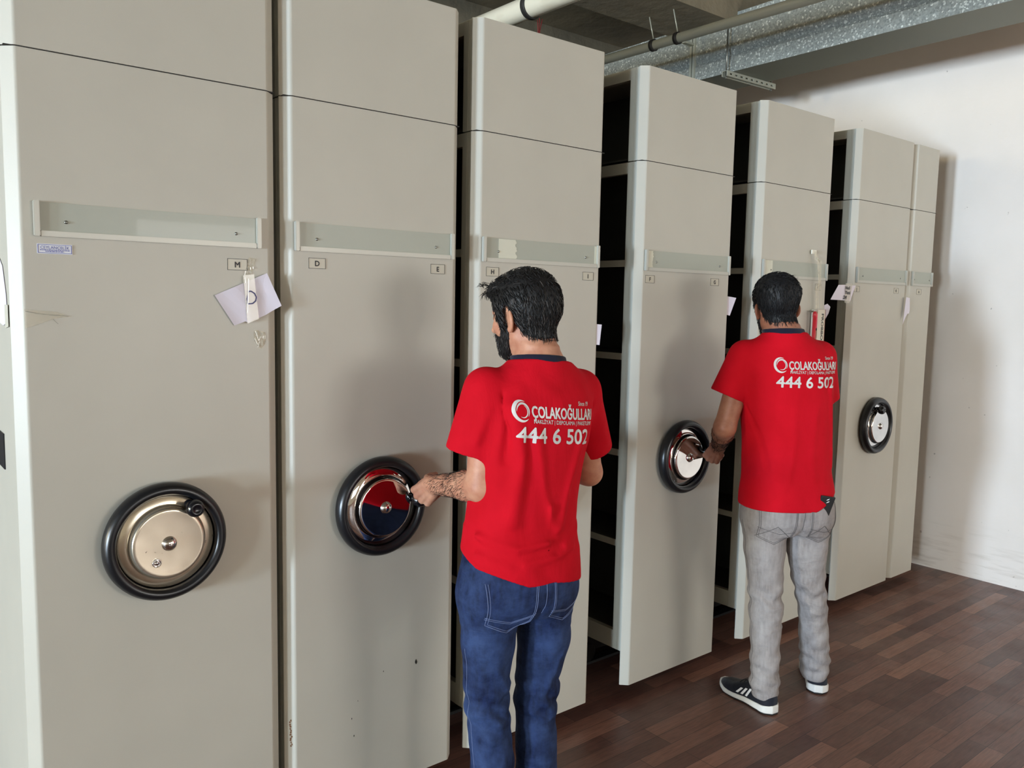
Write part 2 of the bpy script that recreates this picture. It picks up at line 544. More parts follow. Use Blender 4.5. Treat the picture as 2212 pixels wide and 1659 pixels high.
def hand_wheel(parent, cx, cz, chrome, knob_ang=None, lock=False):
    w = empty('hand_wheel', (cx, 0, cz))
    w.parent = parent
    bm = bmesh.new()
    lathe(bm, [(0.128, -0.006), (0.140, -0.003), (0.148, -0.008), (0.1525, -0.018), (0.1515, -0.030), (0.1455, -0.041), (0.137, -0.046),
               (0.128, -0.044), (0.1225, -0.036), (0.1215, -0.024), (0.123, -0.012), (0.128, -0.006)], 128)
    obj('rim', bm, M_RUBBER, w)
    bm = bmesh.new()
    lathe(bm, [(0.125, -0.004), (0.125, -0.012), (0.118, -0.014), (0.117, -0.020)], 96)
    obj('rim_gap', bm, M_DARK, w)
    bm = bmesh.new()
    lathe(bm, [(0.1165, -0.006), (0.1195, -0.020), (0.1195, -0.0225), (0.1175, -0.0245), (0.098, -0.0270), (0.0955, -0.0275), (0.0945, -0.029), (0.0925, -0.031), (0.0915, -0.036),
               (0.0905, -0.042), (0.0885, -0.0460), (0.0865, -0.0475), (0.083, -0.0485), (0.080, -0.0480), (0.02, -0.0480), (0.0, -0.0480)], 128)
    d = obj('chrome_cover', bm, chrome, w)
    if lock:
        bm = bmesh.new()
        lathe(bm, [(0.011, -0.0478), (0.011, -0.0505), (0.0085, -0.0515), (0.008, -0.0495), (0.0055, -0.0495), (0.005, -0.0525), (0, -0.0525)], 32)
        bmesh.ops.translate(bm, verts=bm.verts, vec=(-0.032, 0, -0.045))
        obj('lock_cylinder', bm, M_CHROME, w)
    bm = bmesh.new()
    lathe(bm, [(0.019, -0.0478), (0.018, -0.0500), (0.0165, -0.0535), (0.013, -0.0575), (0.0075, -0.0605), (0, -0.0615)], 48)
    obj('hub_cap', bm, chrome if not lock else M_CHROME, w)
    if knob_ang is not None:
        a = math.radians(knob_ang)
        bm = bmesh.new()
        lathe(bm, [(0.0135, -0.022), (0.0135, -0.034), (0.0105, -0.036), (0.0105, -0.042), (0.0145, -0.044), (0.0145, -0.050), (0.0115, -0.052), (0.014, -0.055),
                   (0.0190, -0.060), (0.0220, -0.068), (0.0225, -0.075), (0.0205, -0.083), (0.0160, -0.088), (0.0105, -0.0900), (0.0100, -0.0890), (0, -0.0890)], 48)
        bmesh.ops.translate(bm, verts=bm.verts, vec=(0.105*math.cos(a), 0, 0.105*math.sin(a)))
        obj('crank_knob', bm, M_KNOB, w)
    return w

def holder(parent, cx, w, y=0.0, torn=None):
    z0, z1 = 1.733, 1.813
    h = empty('label_holder', (cx, y, 0)); h.parent = parent
    a, b = -w/2, w/2
    e = 0.0125
    bm = bmesh.new()
    for x0, x1, xi0, xi1 in ((a, a+e, a, a+e), (b-e, b, b-e, b)):
        box(bm, x0, x1, -.013, -.0005, z0, z1)
    box(bm, a+e, b-e, -.011, -.0005, z0, z0+.013)
    bmesh.ops.bevel(bm, geom=bm.edges[:], offset=0.0016, segments=2, affect='EDGES')
    obj('holder_frame', bm, M_ALU, h)
    obj('clear_insert', boxes((a+e, b-e, -.0045, -.001, z0+.013, z1-.002)), M_INSERT, h)
    for sx_ in (-1, 1):
        bm = bmesh.new()
        lathe(bm, [(0.0042, -0.004), (0.004, -0.006), (0.0025, -0.0075), (0, -0.008)], 16)
        bmesh.ops.translate(bm, verts=bm.verts, vec=(sx_*w*.375, 0, 1.768))
        obj('screw', bm, M_SCREW, h)
    if torn:
        for t0, t1 in torn:
            bm = bmesh.new()
            top = [(t0, z1-.003)]; n = 12
            pts = [(t0, z1-.003), (t0, z0+.014)]
            for k in range(n+1):
                zz = z0+.014+(z1-.017-z0)*k/n
                pts.append((t1+random.uniform(-.005, .005), zz))
            prism(bm, pts, 'y', -.0052, -.0046)
            obj('torn_paper', bm, M_TORN, h)
    return h

UNITS = [  # x of the front-left edge, front width, cards, wheel, torn strips, closed side
    dict(x=0.3342, w=0.5833, y=-0.006, cards=[('M', 0.803, 0.857)], wheel=(0.293, 'old', 57), torn=None,
         label='grey mobile shelving unit nearest the camera, letter M card and tarnished wheel with a knob'),
    dict(x=0.9868, w=0.5436, y=-0.003, cards=[('D', 1.034, 1.086), ('E', 1.443, 1.496)], wheel=(0.272, 'new', 8), torn=None,
         label='grey mobile shelving unit with letter cards D and E, its wheel gripped by a man'),
    dict(x=1.6389, w=0.5436, y=0, cards=[('H', 1.663, 1.716), ('I', 2.102, 2.157)], wheel=(0.272, 'new', 57), torn=[(-.20, -.125), (.245, .258)],
         label='grey mobile shelving unit with letter cards H and I, standing behind the man in jeans'),
    dict(x=2.4255, w=0.5436, y=0, cards=[('F', 2.440, 2.493), ('G', 2.846, 2.901)], wheel=(0.272, 'new', 8), torn=[(-.257, -.22)],
         label='grey mobile shelving unit with letter cards F and G, between the two men'),
    dict(x=3.2011, w=0.5436, y=0, cards=[('B', 3.225, 3.278), ('C', 3.652, 3.705)], wheel=(0.272, 'new', 57), torn=[(-.19, -.257)],
         label='grey mobile shelving unit with letter card C behind the man in light grey trousers'),
    dict(x=4.0294, w=0.5436, y=0.006, cards=[('J', 4.027, 4.081), ('K', 4.447, 4.497)], wheel=(0.272, 'new', 118), torn=None,
         label='grey mobile shelving unit with letter cards J and K and a shiny hand wheel'),
    dict(x=4.6374, w=0.2473, y=0.008, cards=[('A', 4.714, 4.769)], wheel=None, torn=None,
         label='narrow half-width grey shelving unit with letter card A, last before the white wall'),
]
for ui, U in enumerate(UNITS):
    x0, W, yo = U['x'], U['w'], U['y']
    u = empty('shelving_unit', (x0, yo, 0))
    tag(u, U['label'], 'shelving unit', 'mobile shelving units in a row')
    obj('front_panel', end_panel(W, ZB, ZS-.0015), M_CAB, u)
    obj('upper_front_panel', end_panel(W, ZS+.0015, ZT), M_CAB, u)
    obj('panel_joint', boxes((-.02, W+.02, .006, CH, ZS-.0015, ZS+.0015)), M_SEAM, u)
    xl, xr = -CH+.001, W+CH-.001        # outer faces of the racks
    xm = (xl+xr)/2
    single = ui == 6
    # end frames, side posts and rails
    yA, yB = CH+.006, DEP
    bays = [yA, 1.05, 2.08, DEP]
    for lvl, (za, zb) in enumerate(((0.2, ZS-.002), (ZS+.002, ZT-.002))):
        for bs in ((xl+.001, xr-.001, yA, yA+.018, za, zb), (xl+.001, xr-.001, yB-.018, yB, za, zb)):
            obj('end_sheet', boxes(bs), M_FRAME, u)
        obj('seam_strip', boxes((xl+.002, xr-.002, CH+.0042, yA-.0002, za, zb)), M_SEAM, u)
        for yi, yy in enumerate(bays):
            y0 = yy if yi == 0 else yy-.045 if yi == 3 else yy-.022
            for side in (0, 1):
                if ui == 0 and side == 0: continue
                xa, xb = (xl, xl+.03) if side == 0 else (xr-.03, xr)
                y0_ = y0+.018 if yi == 0 else y0
                obj('upright', boxes((xa, xb, y0_, y0_+(.025 if yi == 0 else .027), za, zb)), M_FRAME, u)
        # rails at the head of each tier
        for side in (0, 1):
            if ui == 0 and side == 0: continue
            xa, xb = (xl+.0005, xl+.022) if side == 0 else (xr-.022, xr-.0005)
            obj('top_rail', boxes((xa, xb, yA+.044, yB-.046, zb-.042, zb)), M_FRAME, u)
            if lvl == 0:
                obj('base_rail', boxes((xa, xb, yA+.044, yB-.046, za, za+.075)), M_FRAME, u)
    obj('centre_sheet', boxes((xm-.004, xm+.004, yA+.019, yB-.019, .205, ZT-.01)), M_INNER_SHADE, u)
    obj('top_sheet', boxes((xl+.003, xr-.003, yA+.02, yB-.02, ZT-.012, ZT-.003)), M_FRAME, u)
    if ui == 0:
        obj('side_panel', boxes((xl-.001, xl+.02, yA, yB, .2, ZS-.002), bevel=.002), M_CAB, u)
        obj('side_panel', boxes((xl-.001, xl+.02, yA, yB, ZS+.002, ZT-.002), bevel=.002), M_CAB, u)
        bm = boxes((xl-.004, xl-.001, .185, .29, 1.165, 1.255), bevel=.001)
        obj('side_handle', bm, M_INK, u)
    for bi in range(3):
        ya, yb = bays[bi]+.045, bays[bi+1]-.03
        if bi == 2: yb = DEP-.05
        for zz in SHELF_Z[1:5]:
            for side in (0, 1):
                if (ui == 0 and side == 0) or (single and side == 1): continue
                xa, xb = (xl+.004, xm-.005) if side == 0 else (xm+.005, xr-.004)
                sh_ = obj('shelf', boxes((xa+.003, xb, ya, yb, zz+.004, zz+.010) if side == 0 else (xa, xb-.003, ya, yb, zz+.004, zz+.010)), M_INNER_SHADE, u)
                obj('shelf_edge', boxes((xa, xa+.003, ya, yb, zz-.014, zz+.012) if side == 0 else (xb-.003, xb, ya, yb, zz-.014, zz+.012)), M_FRAME, sh_)
        for zz in (0.262, ZS+.012):
            obj('shelf', boxes((xl+.023, xr-.023, ya, yb, zz, zz+.006)), M_INNER_SHADE, u)
    # rolling base
    obj('rolling_base', boxes((.03, W-.03, .35, DEP-.1, .05, .198)), M_DARK, u)
    for yy in (0.55, 2.6):
        for xx in ((.1, W-.1) if not single else (W/2,)):
            bm = bmesh.new()
            lathe(bm, [(0, -.02), (.04, -.02), (.042, -.018), (.042, .018), (.04, .02), (0, .02)], 24)
            bmesh.ops.rotate(bm, verts=bm.verts, cent=(0, 0, 0), matrix=Matrix.Rotation(0, 3, 'Z'))
            bmesh.ops.translate(bm, verts=bm.verts, vec=(xx, yy-.2, .0545))
            obj('roller', bm, M_DARK, u)
    cx = W/2
    holder(u, cx if ui != 6 else cx, 0.535 if ui != 6 else 0.243, torn=U['torn'])
    for L, a, b in U['cards']:
        z0 = 1.686 if ui else 1.673
        letter_card(u, L, a-x0, b-x0, z0, z0+.030)
    if U['wheel']:
        wx, ch, ka = U['wheel']
        hand_wheel(u, wx, 0.978, M_CHROME_OLD if ch == 'old' else M_CHROME, ka, lock=(ch == 'old'))
    if ui == 0:
        # maker's sticker
        s = obj('maker_sticker', boxes((.030, .103, -.0012, -.0001, 1.694, 1.7165)), M_WHITE, u)
        bm = boxes((.0315, .1015, -.0017, -.0012, 1.6955, 1.6965), (.0315, .1015, -.0017, -.0012, 1.714, 1.715), (.0315, .0325, -.0017, -.0012, 1.6965, 1.714), (.1005, .1015, -.0017, -.0012, 1.6965, 1.714))
        text_on(bm, 'CEYLANÇELİK', .0665, 1.7085, 0.0072, -.0018, 0.0, 0, 0.92)
        for k, (a_, b_) in enumerate(((.036, .097), (.047, .085))):
            zz = 1.7025-k*.0032
            x_ = a_
            while x_ < b_:
                l_ = random.uniform(.002, .006)
                box(bm, x_, min(x_+l_, b_), -.0017, -.0012, zz-.0009, zz+.0009)
                x_ += l_+.0012
        obj('sticker_print', bm, M_BLUE, s)
    if ui == 1:
        bm = bmesh.new()
        for (hx, hz, r1, r2) in ((1.401, .438, .006, .004), (1.177, .261, .0022, .0022), (1.169, .319, .002, .004), (1.19, .37, .0015, .0015), (1.28, .44, .002, .001)):
            vs = [bm.verts.new((hx-x0+r1*math.cos(a)*random.uniform(.7, 1.2)*.7, -.0004, hz+r1*1.5*math.sin(a)*random.uniform(.7, 1.2))) for a in np.linspace(0, 2*PI, 10)[:-1]]
            bm.faces.new(vs)
        obj('paint_chip', bm, M_SEAM, u)
        bm = bmesh.new()
        for k in range(14):
            zz = .29+k*.006+random.uniform(0, .003); c_ = random.uniform(.008, .013)
            vs = [bm.verts.new((-c_+random.uniform(.001, .003)*math.cos(a)-.0004, c_-.0004+0*math.sin(a)-.0, zz+random.uniform(.002, .004)*math.sin(a))) for a in np.linspace(0, 2*PI, 8)[:-1]]
            for v in vs: v.co.y = -v.co.x-.0008
            bm.faces.new(vs)
        obj('rust_mark', bm, mat('rust', srgb(120, 84, 58), .8), u)

# rails on the floor
for i, yy in enumerate((0.35, 2.4)):
    o = obj('floor_rail', boxes((0.1, 5.0, yy-.02, yy+.02, 0, .0115)), M_DARK)
    tag(o, ('steel floor rail under the front ends of the shelving units', 'steel floor rail under the rear of the shelving units')[i], 'rail')
# ------------------------------------------------------------------ implicit-surface modelling (for bodies, clothes, shoes)
F32 = np.float32
def A3(v): return np.array(v, dtype=F32)
def cone(P, a, b, ra, rb):
    a, b = A3(a), A3(b)
    ab = b-a
    h = np.clip(((P-a)@ab)/float(ab@ab), 0, 1)
    q = P-a-h[:, None]*ab
    return np.sqrt((q*q).sum(1))-(ra+(rb-ra)*h)
def ell(P, c, r, R=None):
    q = P-A3(c)
    if R is not None: q = q@A3(R)            # columns of R = axes of the ellipsoid
    r = A3(r)
    k0 = np.sqrt(((q/r)**2).sum(1))
    k1 = np.sqrt(((q/(r*r))**2).sum(1))+1e-9
    return k0*(k0-1)/k1
def smin(a, b, k):
    h = np.clip(0.5+0.5*(b-a)/k, 0, 1)
    return b+(a-b)*h-k*h*(1-h)
def smax(a, b, k): return -smin(-a, -b, k)
def chain(P, pts, rs, k=0.0):
    d = None
    for i in range(len(pts)-1):
        e = cone(P, pts[i], pts[i+1], rs[i], rs[i+1])
        d = e if d is None else (smin(d, e, k) if k else np.minimum(d, e))
    return d
def spline(zs, vs, z):
    """smooth interpolation of a table (monotone-ish cubic through the knots)"""
    zs, vs = np.asarray(zs, float), np.asarray(vs, float)
    m = np.gradient(vs, zs)
    i = np.clip(np.searchsorted(zs, z)-1, 0, len(zs)-2)
    h = zs[i+1]-zs[i]
    t = np.clip((z-zs[i])/h, 0, 1)
    return ((2*t**3-3*t*t+1)*vs[i]+(t**3-2*t*t+t)*h*m[i]+(-2*t**3+3*t*t)*vs[i+1]+(t**3-t*t)*h*m[i+1]).astype(F32)
def loft(P, rows, e=2.2):
    """rows: (z, cx, cy, half width, half depth); upright body of elliptic sections"""
    T = np.array(rows, float)
    o = np.argsort(T[:, 0]); T = T[o]
    z = P[:, 2]
    cx, cy, a, b = (spline(T[:, 0], T[:, k], z) for k in (1, 2, 3, 4))
    x, y = np.abs((P[:, 0]-cx)/a), np.abs((P[:, 1]-cy)/b)
    k0 = (x**e+y**e)**(1/e)
    d = (k0-1)*np.minimum(a, b)*np.where(k0 > 1, 1.0, 1.0)
    cap = np.maximum(T[0, 0]-z, z-T[-1, 0])
    return np.maximum(d, cap).astype(F32)
def ridge(P, pts, w, h):
    """a soft fold along a polyline (negative h: a valley)"""
    d = chain(P, pts, [0.0]*len(pts))
    return h*np.exp(-(d/w)**2)

def mesh_sdf(name, fn, lo, hi, h, smooth=1):
    lo, hi = np.array(lo, float), np.array(hi, float)
    B = 8
    nb = np.ceil((hi-lo)/(h*B)).astype(int)
    n = nb*B
    bc = [lo[k]+(np.arange(nb[k])+0.5)*B*h for k in range(3)]
    GX = np.stack(np.meshgrid(*bc, indexing='ij'), -1).reshape(-1, 3).astype(F32)
    dc = np.concatenate([fn(c) for c in np.array_split(GX, max(1, len(GX)//200000))])
    near = np.abs(dc) < B*h*0.5*1.75*1.25+0.006
    D = np.repeat(np.repeat(np.repeat(np.where(dc > 0, 1.0, -1.0).astype(F32).reshape(nb), B, 0), B, 1), B, 2)
    D = np.ascontiguousarray(D)
    idx = np.argwhere(near.reshape(nb))
    o = np.stack(np.meshgrid(np.arange(B), np.arange(B), np.arange(B), indexing='ij'), -1).reshape(-1, 3)
    for ch in np.array_split(idx, max(1, len(idx)//400)):
        if len(ch) == 0: continue
        I = (ch[:, None, :]*B+o[None]).reshape(-1, 3)
        v = fn((lo+I*h).astype(F32))
        D[I[:, 0], I[:, 1], I[:, 2]] = v
    D[0], D[-1] = np.maximum(D[0], h), np.maximum(D[-1], h)
    D[:, 0], D[:, -1] = np.maximum(D[:, 0], h), np.maximum(D[:, -1], h)
    D[:, :, 0], D[:, :, -1] = np.maximum(D[:, :, 0], h), np.maximum(D[:, :, -1], h)
    S = D < 0
    ny, nz = n[1], n[2]
    lin = lambda a: (a[:, 0].astype(np.int64)*ny+a[:, 1])*nz+a[:, 2]
    cells, poss, quads = [], [], []
    for ax in range(3):
        sl0 = [slice(None)]*3; sl1 = [slice(None)]*3
        sl0[ax] = slice(0, -1); sl1[ax] = slice(1, None)
        E = np.argwhere(S[tuple(sl0)] != S[tuple(sl1)])
        e1 = E.copy(); e1[:, ax] += 1
        d0, d1 = D[E[:, 0], E[:, 1], E[:, 2]], D[e1[:, 0], e1[:, 1], e1[:, 2]]
        t_ = np.clip(d0/(d0-d1), 0.02, 0.98)
        p = lo+E*h; p[:, ax] += t_*h
        u, w = (ax+1) % 3, (ax+2) % 3
        cs = []
        for du, dw in ((0, 0), (-1, 0), (-1, -1), (0, -1)):
            c = E.copy(); c[:, u] += du; c[:, w] += dw
            cs.append(lin(c)); cells.append(cs[-1]); poss.append(p)
        q = np.stack(cs, 1)
        flip = d0 > 0
        q[flip] = q[flip][:, ::-1]
        quads.append(q)
    cells, poss, quads = np.concatenate(cells), np.concatenate(poss), np.concatenate(quads)
    uq, inv = np.unique(cells, return_inverse=True)
    cnt = np.bincount(inv)
    V = np.stack([np.bincount(inv, poss[:, k])/cnt for k in range(3)], 1)
    Q = np.searchsorted(uq, quads)
    for _ in range(smooth):
        S_ = np.zeros_like(V); C_ = np.zeros(len(V))
        for a, b in ((0, 1), (1, 2), (2, 3), (3, 0)):
            for k in range(3):
                S_[:, k] += np.bincount(Q[:, a], V[Q[:, b], k], len(V))+np.bincount(Q[:, b], V[Q[:, a], k], len(V))
            C_ += np.bincount(Q[:, a], minlength=len(V))+np.bincount(Q[:, b], minlength=len(V))
        V = V*0.45+0.55*S_/np.maximum(C_, 1)[:, None]
    me = bpy.data.meshes.new(name)
    me.vertices.add(len(V)); me.vertices.foreach_set('co', V.astype(F32).ravel())
    me.loops.add(Q.size); me.loops.foreach_set('vertex_index', Q.astype(np.int32).ravel())
    me.polygons.add(len(Q)); me.polygons.foreach_set('loop_start', np.arange(0, Q.size, 4, dtype=np.int32))
    me.update(calc_edges=True)
    me.validate()
    me.shade_smooth()
    return me

def bvh_of(me):
    n = len(me.vertices)
    co = np.empty(n*3, F32); me.vertices.foreach_get('co', co)
    q = np.empty(len(me.loops), np.int32); me.loops.foreach_get('vertex_index', q)
    return BVHTree.FromPolygons([Vector(c) for c in co.reshape(-1, 3)], q.reshape(-1, 4).tolist())

def unit(v): v = np.array(v, float); return v/np.linalg.norm(v)
def rotv(v, axis, ang):
    axis = unit(axis); v = np.array(v, float)
    return v*math.cos(ang)+np.cross(axis, v)*math.sin(ang)+axis*(axis@v)*(1-math.cos(ang))

def hand_prims(wrist, d, n, s, curls, sc=1.0, thumb=(0.7, 0.5), tdir=(0.75, 0.55, -0.45)):
    """wrist point, d: towards the knuckles, n: back of the hand, s: towards the thumb side.
    returns polylines with radii: metacarpals, four fingers, thumb"""
    w, d = np.array(wrist, float), unit(d)
    n = np.array(n, float); n = unit(n-d*(n@d)); s = s*np.cross(d, n)      # s: +1 left hand, -1 right hand
    out = []
    L = [(0.043, 0.026, 0.021), (0.046, 0.029, 0.022), (0.043, 0.027, 0.021), (0.034, 0.020, 0.019)]
    off = [0.029, 0.0095, -0.0095, -0.027]
    kl = [0.088, 0.091, 0.087, 0.079]
    for i in range(4):
        k = w+(d*kl[i]+s*off[i]+n*(0.004 if i in (1, 2) else 0.0))*sc
        b = w+(d*0.012+s*off[i]*0.55)*sc
        out.append(([b, k], [0.0155*sc, 0.0118*sc]))
        v = d.copy(); p = k; pts = [k]; rs = [0.0112*sc]
        ax = np.cross(d, n)                      # rotating d about this by +angle sends it to n; use the negative
        for j in range(3):
            v = rotv(v, ax, -curls[i][j])
            v = unit(v+s*0.03*(1.5-i)*(1 if j == 0 else 0))
            p = p+v*L[i][j]*sc
            pts.append(p); rs.append((0.0100, 0.0090, 0.0072)[j]*sc*(0.9 if i == 3 else 1))
        out.append((pts, rs))
    # palm pads
    out.append(([w+(d*0.03-n*0.010+s*0.012)*sc, w+(d*0.065-n*0.010)*sc], [0.017*sc, 0.014*sc]))
    # thumb leaves the side of the palm near its base
    p0 = w+(d*0.018+s*0.020-n*0.008)*sc
    v = unit(d*tdir[0]+s*tdir[1]+n*tdir[2])
    p1 = p0+v*0.042*sc
    v = unit(v+d*0.35-n*thumb[0]-s*0.25); p2 = p1+v*0.032*sc
    v = unit(v-n*thumb[1]-s*0.35); p3 = p2+v*0.026*sc
    out.append(([p0, p1, p2, p3], [0.0165*sc, 0.0125*sc, 0.0108*sc, 0.0088*sc]))
    return out
def hand_sdf(P, prims):
    d = None
    for pts, rs in prims:
        e = chain(P, pts, rs, 0.003)
        d = e if d is None else smin(d, e, 0.0032)
    return d
def hand_bound(prims):
    pts = np.concatenate([np.array(p) for p, _ in prims])
    c = (pts.min(0)+pts.max(0))/2
    return c, np.linalg.norm(pts-c, axis=1).max()+0.03

# ------------------------------------------------------------------ skin, cloth, hair materials
def m_skin(name, a, b):
    m = mat(name, a, 0.5, spec=0.35)
    t = NT(m)
    c = t.co()
    t.l(t.mix(t.ramp(t.noise(c, 26, 4), [(0.35, G(0)), (0.7, G(1))]), a, b), t.b.inputs['Base Color'])
    t.b.inputs['Subsurface Weight'].default_value = 0.12
    t.b.inputs['Subsurface Radius'].default_value = (0.012, 0.004, 0.002)
    t.b.inputs['Subsurface Scale'].default_value = 0.6
    b1 = t.bump(t.noise(c, 120, 3), 0.25, 0.0015)
    t.bump(t.noise(c, 700, 2), 0.2, 0.0004, b1)
    return m
M_SKIN1 = m_skin('skin_light', srgb(196, 144, 116), srgb(174, 116, 92))
M_SKIN2 = m_skin('skin_tan', srgb(164, 112, 88), srgb(140, 88, 68))
def m_cloth(name, a, b, rough=0.85, weave=900, bump=0.25, sheen=0.15):
    m = mat(name, a, rough, spec=0.2)
    t = NT(m)
    c = t.co()
    t.l(t.mix(t.ramp(t.noise(c, 7, 4), [(0.35, G(0)), (0.7, G(1))]), a, b), t.b.inputs['Base Color'])
    t.b.inputs['Sheen Weight'].default_value = sheen
    b1 = t.bump(t.noise(t.co((1, 1, .45)), 18, 4, 0.6, 1.2), bump, 0.010)
    t.bump(t.noise(c, weave, 1), 0.25, 0.0006, b1)
    return m
M_SHIRT = m_cloth('red_jersey', srgb(196, 12, 32), srgb(184, 8, 26), sheen=0.0)
M_SHIRT.node_tree.nodes['Principled BSDF'].inputs['Specular IOR Level'].default_value = 0.12
M_COLLAR = m_cloth('navy_rib', srgb(22, 22, 42), srgb(18, 18, 36))
M_PRINT = mat('silver_print', srgb(206, 204, 200), 0.35)
def m_denim(name, base, light, dark, fl):
    m = mat(name, base, 0.8, spec=0.2)
    t = NT(m)
    c = t.co()
    f1 = t.ramp(t.noise(t.co((1, 1, .16)), 90, 5), [(0.3, G(0)), (0.72, G(1))])
    f2 = t.ramp(t.noise(c, 9, 6, .65), [(0.38, G(0)), (0.68, G(1))])
    col = t.mix(f1, base, dark)
    col = t.mix(t.mix(1.0, f2, G(fl), 'MULTIPLY'), col, light)
    t.l(col, t.b.inputs['Base Color'])
    b1 = t.bump(t.noise(t.co((1, 1, 2.6)), 20, 4, 0.55, 0.6), 0.45, 0.008)
    t.bump(t.noise(c, 800, 1), 0.3, 0.0006, b1)
    return m
M_JEANS = m_denim('blue_denim', srgb(22, 35, 72), srgb(66, 88, 134), srgb(8, 13, 34), 0.55)
M_GREYJ = m_denim('grey_denim', srgb(150, 144, 142), srgb(176, 172, 170), srgb(122, 116, 114), 0.5)
M_STITCH1 = mat('pale_thread', srgb(104, 118, 156), 0.7)
M_STITCH2 = mat('dark_thread', srgb(84, 80, 80), 0.7)
def m_hair(name, a):
    m = mat(name, a, 0.55, spec=0.35)
    t = NT(m)
    t.bump(t.noise(t.co((1, 1, .25)), 220, 3), 0.6, 0.002)
    return m
M_HAIR1 = m_hair('black_hair', srgb(20, 18, 18))
M_HAIRG = m_hair('greying_hair', srgb(84, 80, 78))
M_HAIR2 = m_hair('black_hair_b', srgb(15, 15, 18))
M_EYE = mat('eye_white', srgb(225, 220, 214), 0.2)
M_SHOE = m_cloth('black_mesh_fabric', srgb(24, 27, 38), srgb(16, 18, 26), 0.7)
M_SOLE = mat('white_midsole', srgb(214, 212, 206), 0.55)
M_OUT = mat('black_outsole', srgb(22, 22, 22), 0.7)
M_STRIPE = mat('white_stripe', srgb(228, 228, 228), 0.4)

def needles(bm, tree, rng, n, zone, flow, length, r, lift, mi=0, mi2=None, p2=0.0, n_try=40):
    """short tapered hairs growing from the surface in tree; zone(p, nrm) -> accept; flow(p, nrm) -> direction"""
    made = 0; tries = 0
    c, rad = zone['c'], zone['r']
    while made < n and tries < n*n_try:
        tries += 1
        d = Vector((rng.gauss(0, 1), rng.gauss(0, 1), rng.gauss(0, 1))).normalized()
        hit = tree.ray_cast(Vector(c)+d*rad, -d)
        if hit[0] is None: continue
        p, nr = hit[0], hit[1]
        if not zone['ok'](p, nr): continue
        f = Vector(flow(p, nr))
        f = f+Vector((rng.gauss(0, .22), rng.gauss(0, .22), rng.gauss(0, .22)))
        f = (f-nr*f.dot(nr))
        if f.length < 1e-4: continue
        f.normalize()
        L = length*rng.uniform(.6, 1.3)
        b = nr.cross(f)*rng.choice((-1, 1))
        wv = rng.uniform(-.25, .25)
        pts = [p-nr*r*0.5, p+f*L*.4+nr*lift*.75+b*wv*L*.3, p+f*L*.8+nr*lift*1.0+b*wv*L*.2, p+f*L+nr*lift*.7]
        m_ = mi2 if (mi2 is not None and rng.random() < p2*zone.get('grey', lambda q: 1)(p)) else mi
        rings = []
        for k, (q, tt) in enumerate(zip(pts, (1, .9, .55, 0))):
            if k == 3: rings.append([bm.verts.new(q)]); break
            rings.append([bm.verts.new(q+(b*math.cos(2*PI*j/3)+nr*math.sin(2*PI*j/3))*r*tt) for j in range(3)])
        for A, B_ in zip(rings, rings[1:]):
            for j in range(3):
                vs = (A[j], A[(j+1) % 3], B_[(j+1) % 3], B_[j]) if len(B_) == 3 else (A[j], A[(j+1) % 3], B_[0])
                f_ = bm.faces.new(vs); f_.material_index = m_; f_.smooth = True
        made += 1

def on_surface(tree, pts, direction, off):
    """drop points on a surface along a direction, then lift by off"""
    out = []
    d = Vector(direction).normalized()
    for p in pts:
        hit = tree.ray_cast(Vector(p)-d*0.6, d)
        out.append(hit[0]+hit[1]*off if hit[0] is not None else None)
    return out
def seam(bm, tree, pts, direction, r, off=0.0005, step=0.006, dashed=False):
    P_ = [Vector(p) for p in pts]
    q = []
    for a, b in zip(P_, P_[1:]):
        n = max(1, int((b-a).length/step))
        q += [a.lerp(b, k/n) for k in range(n)]
    q.append(P_[-1])
    s = [x for x in on_surface(tree, q, direction, off) if x is not None]
    if len(s) < 2: return
    if dashed:
        for i in range(0, len(s)-1, 2): tube(bm, s[i:i+2], r, 5)
    else:
        run = [s[0]]
        for a in s[1:]:
            if (a-run[-1]).length > 0.05:
                if len(run) > 1: tube(bm, run, r, 5)
                run = [a]
            elif (a-run[-1]).length > 1e-4: run.append(a)
        if len(run) > 1: tube(bm, run, r, 5)

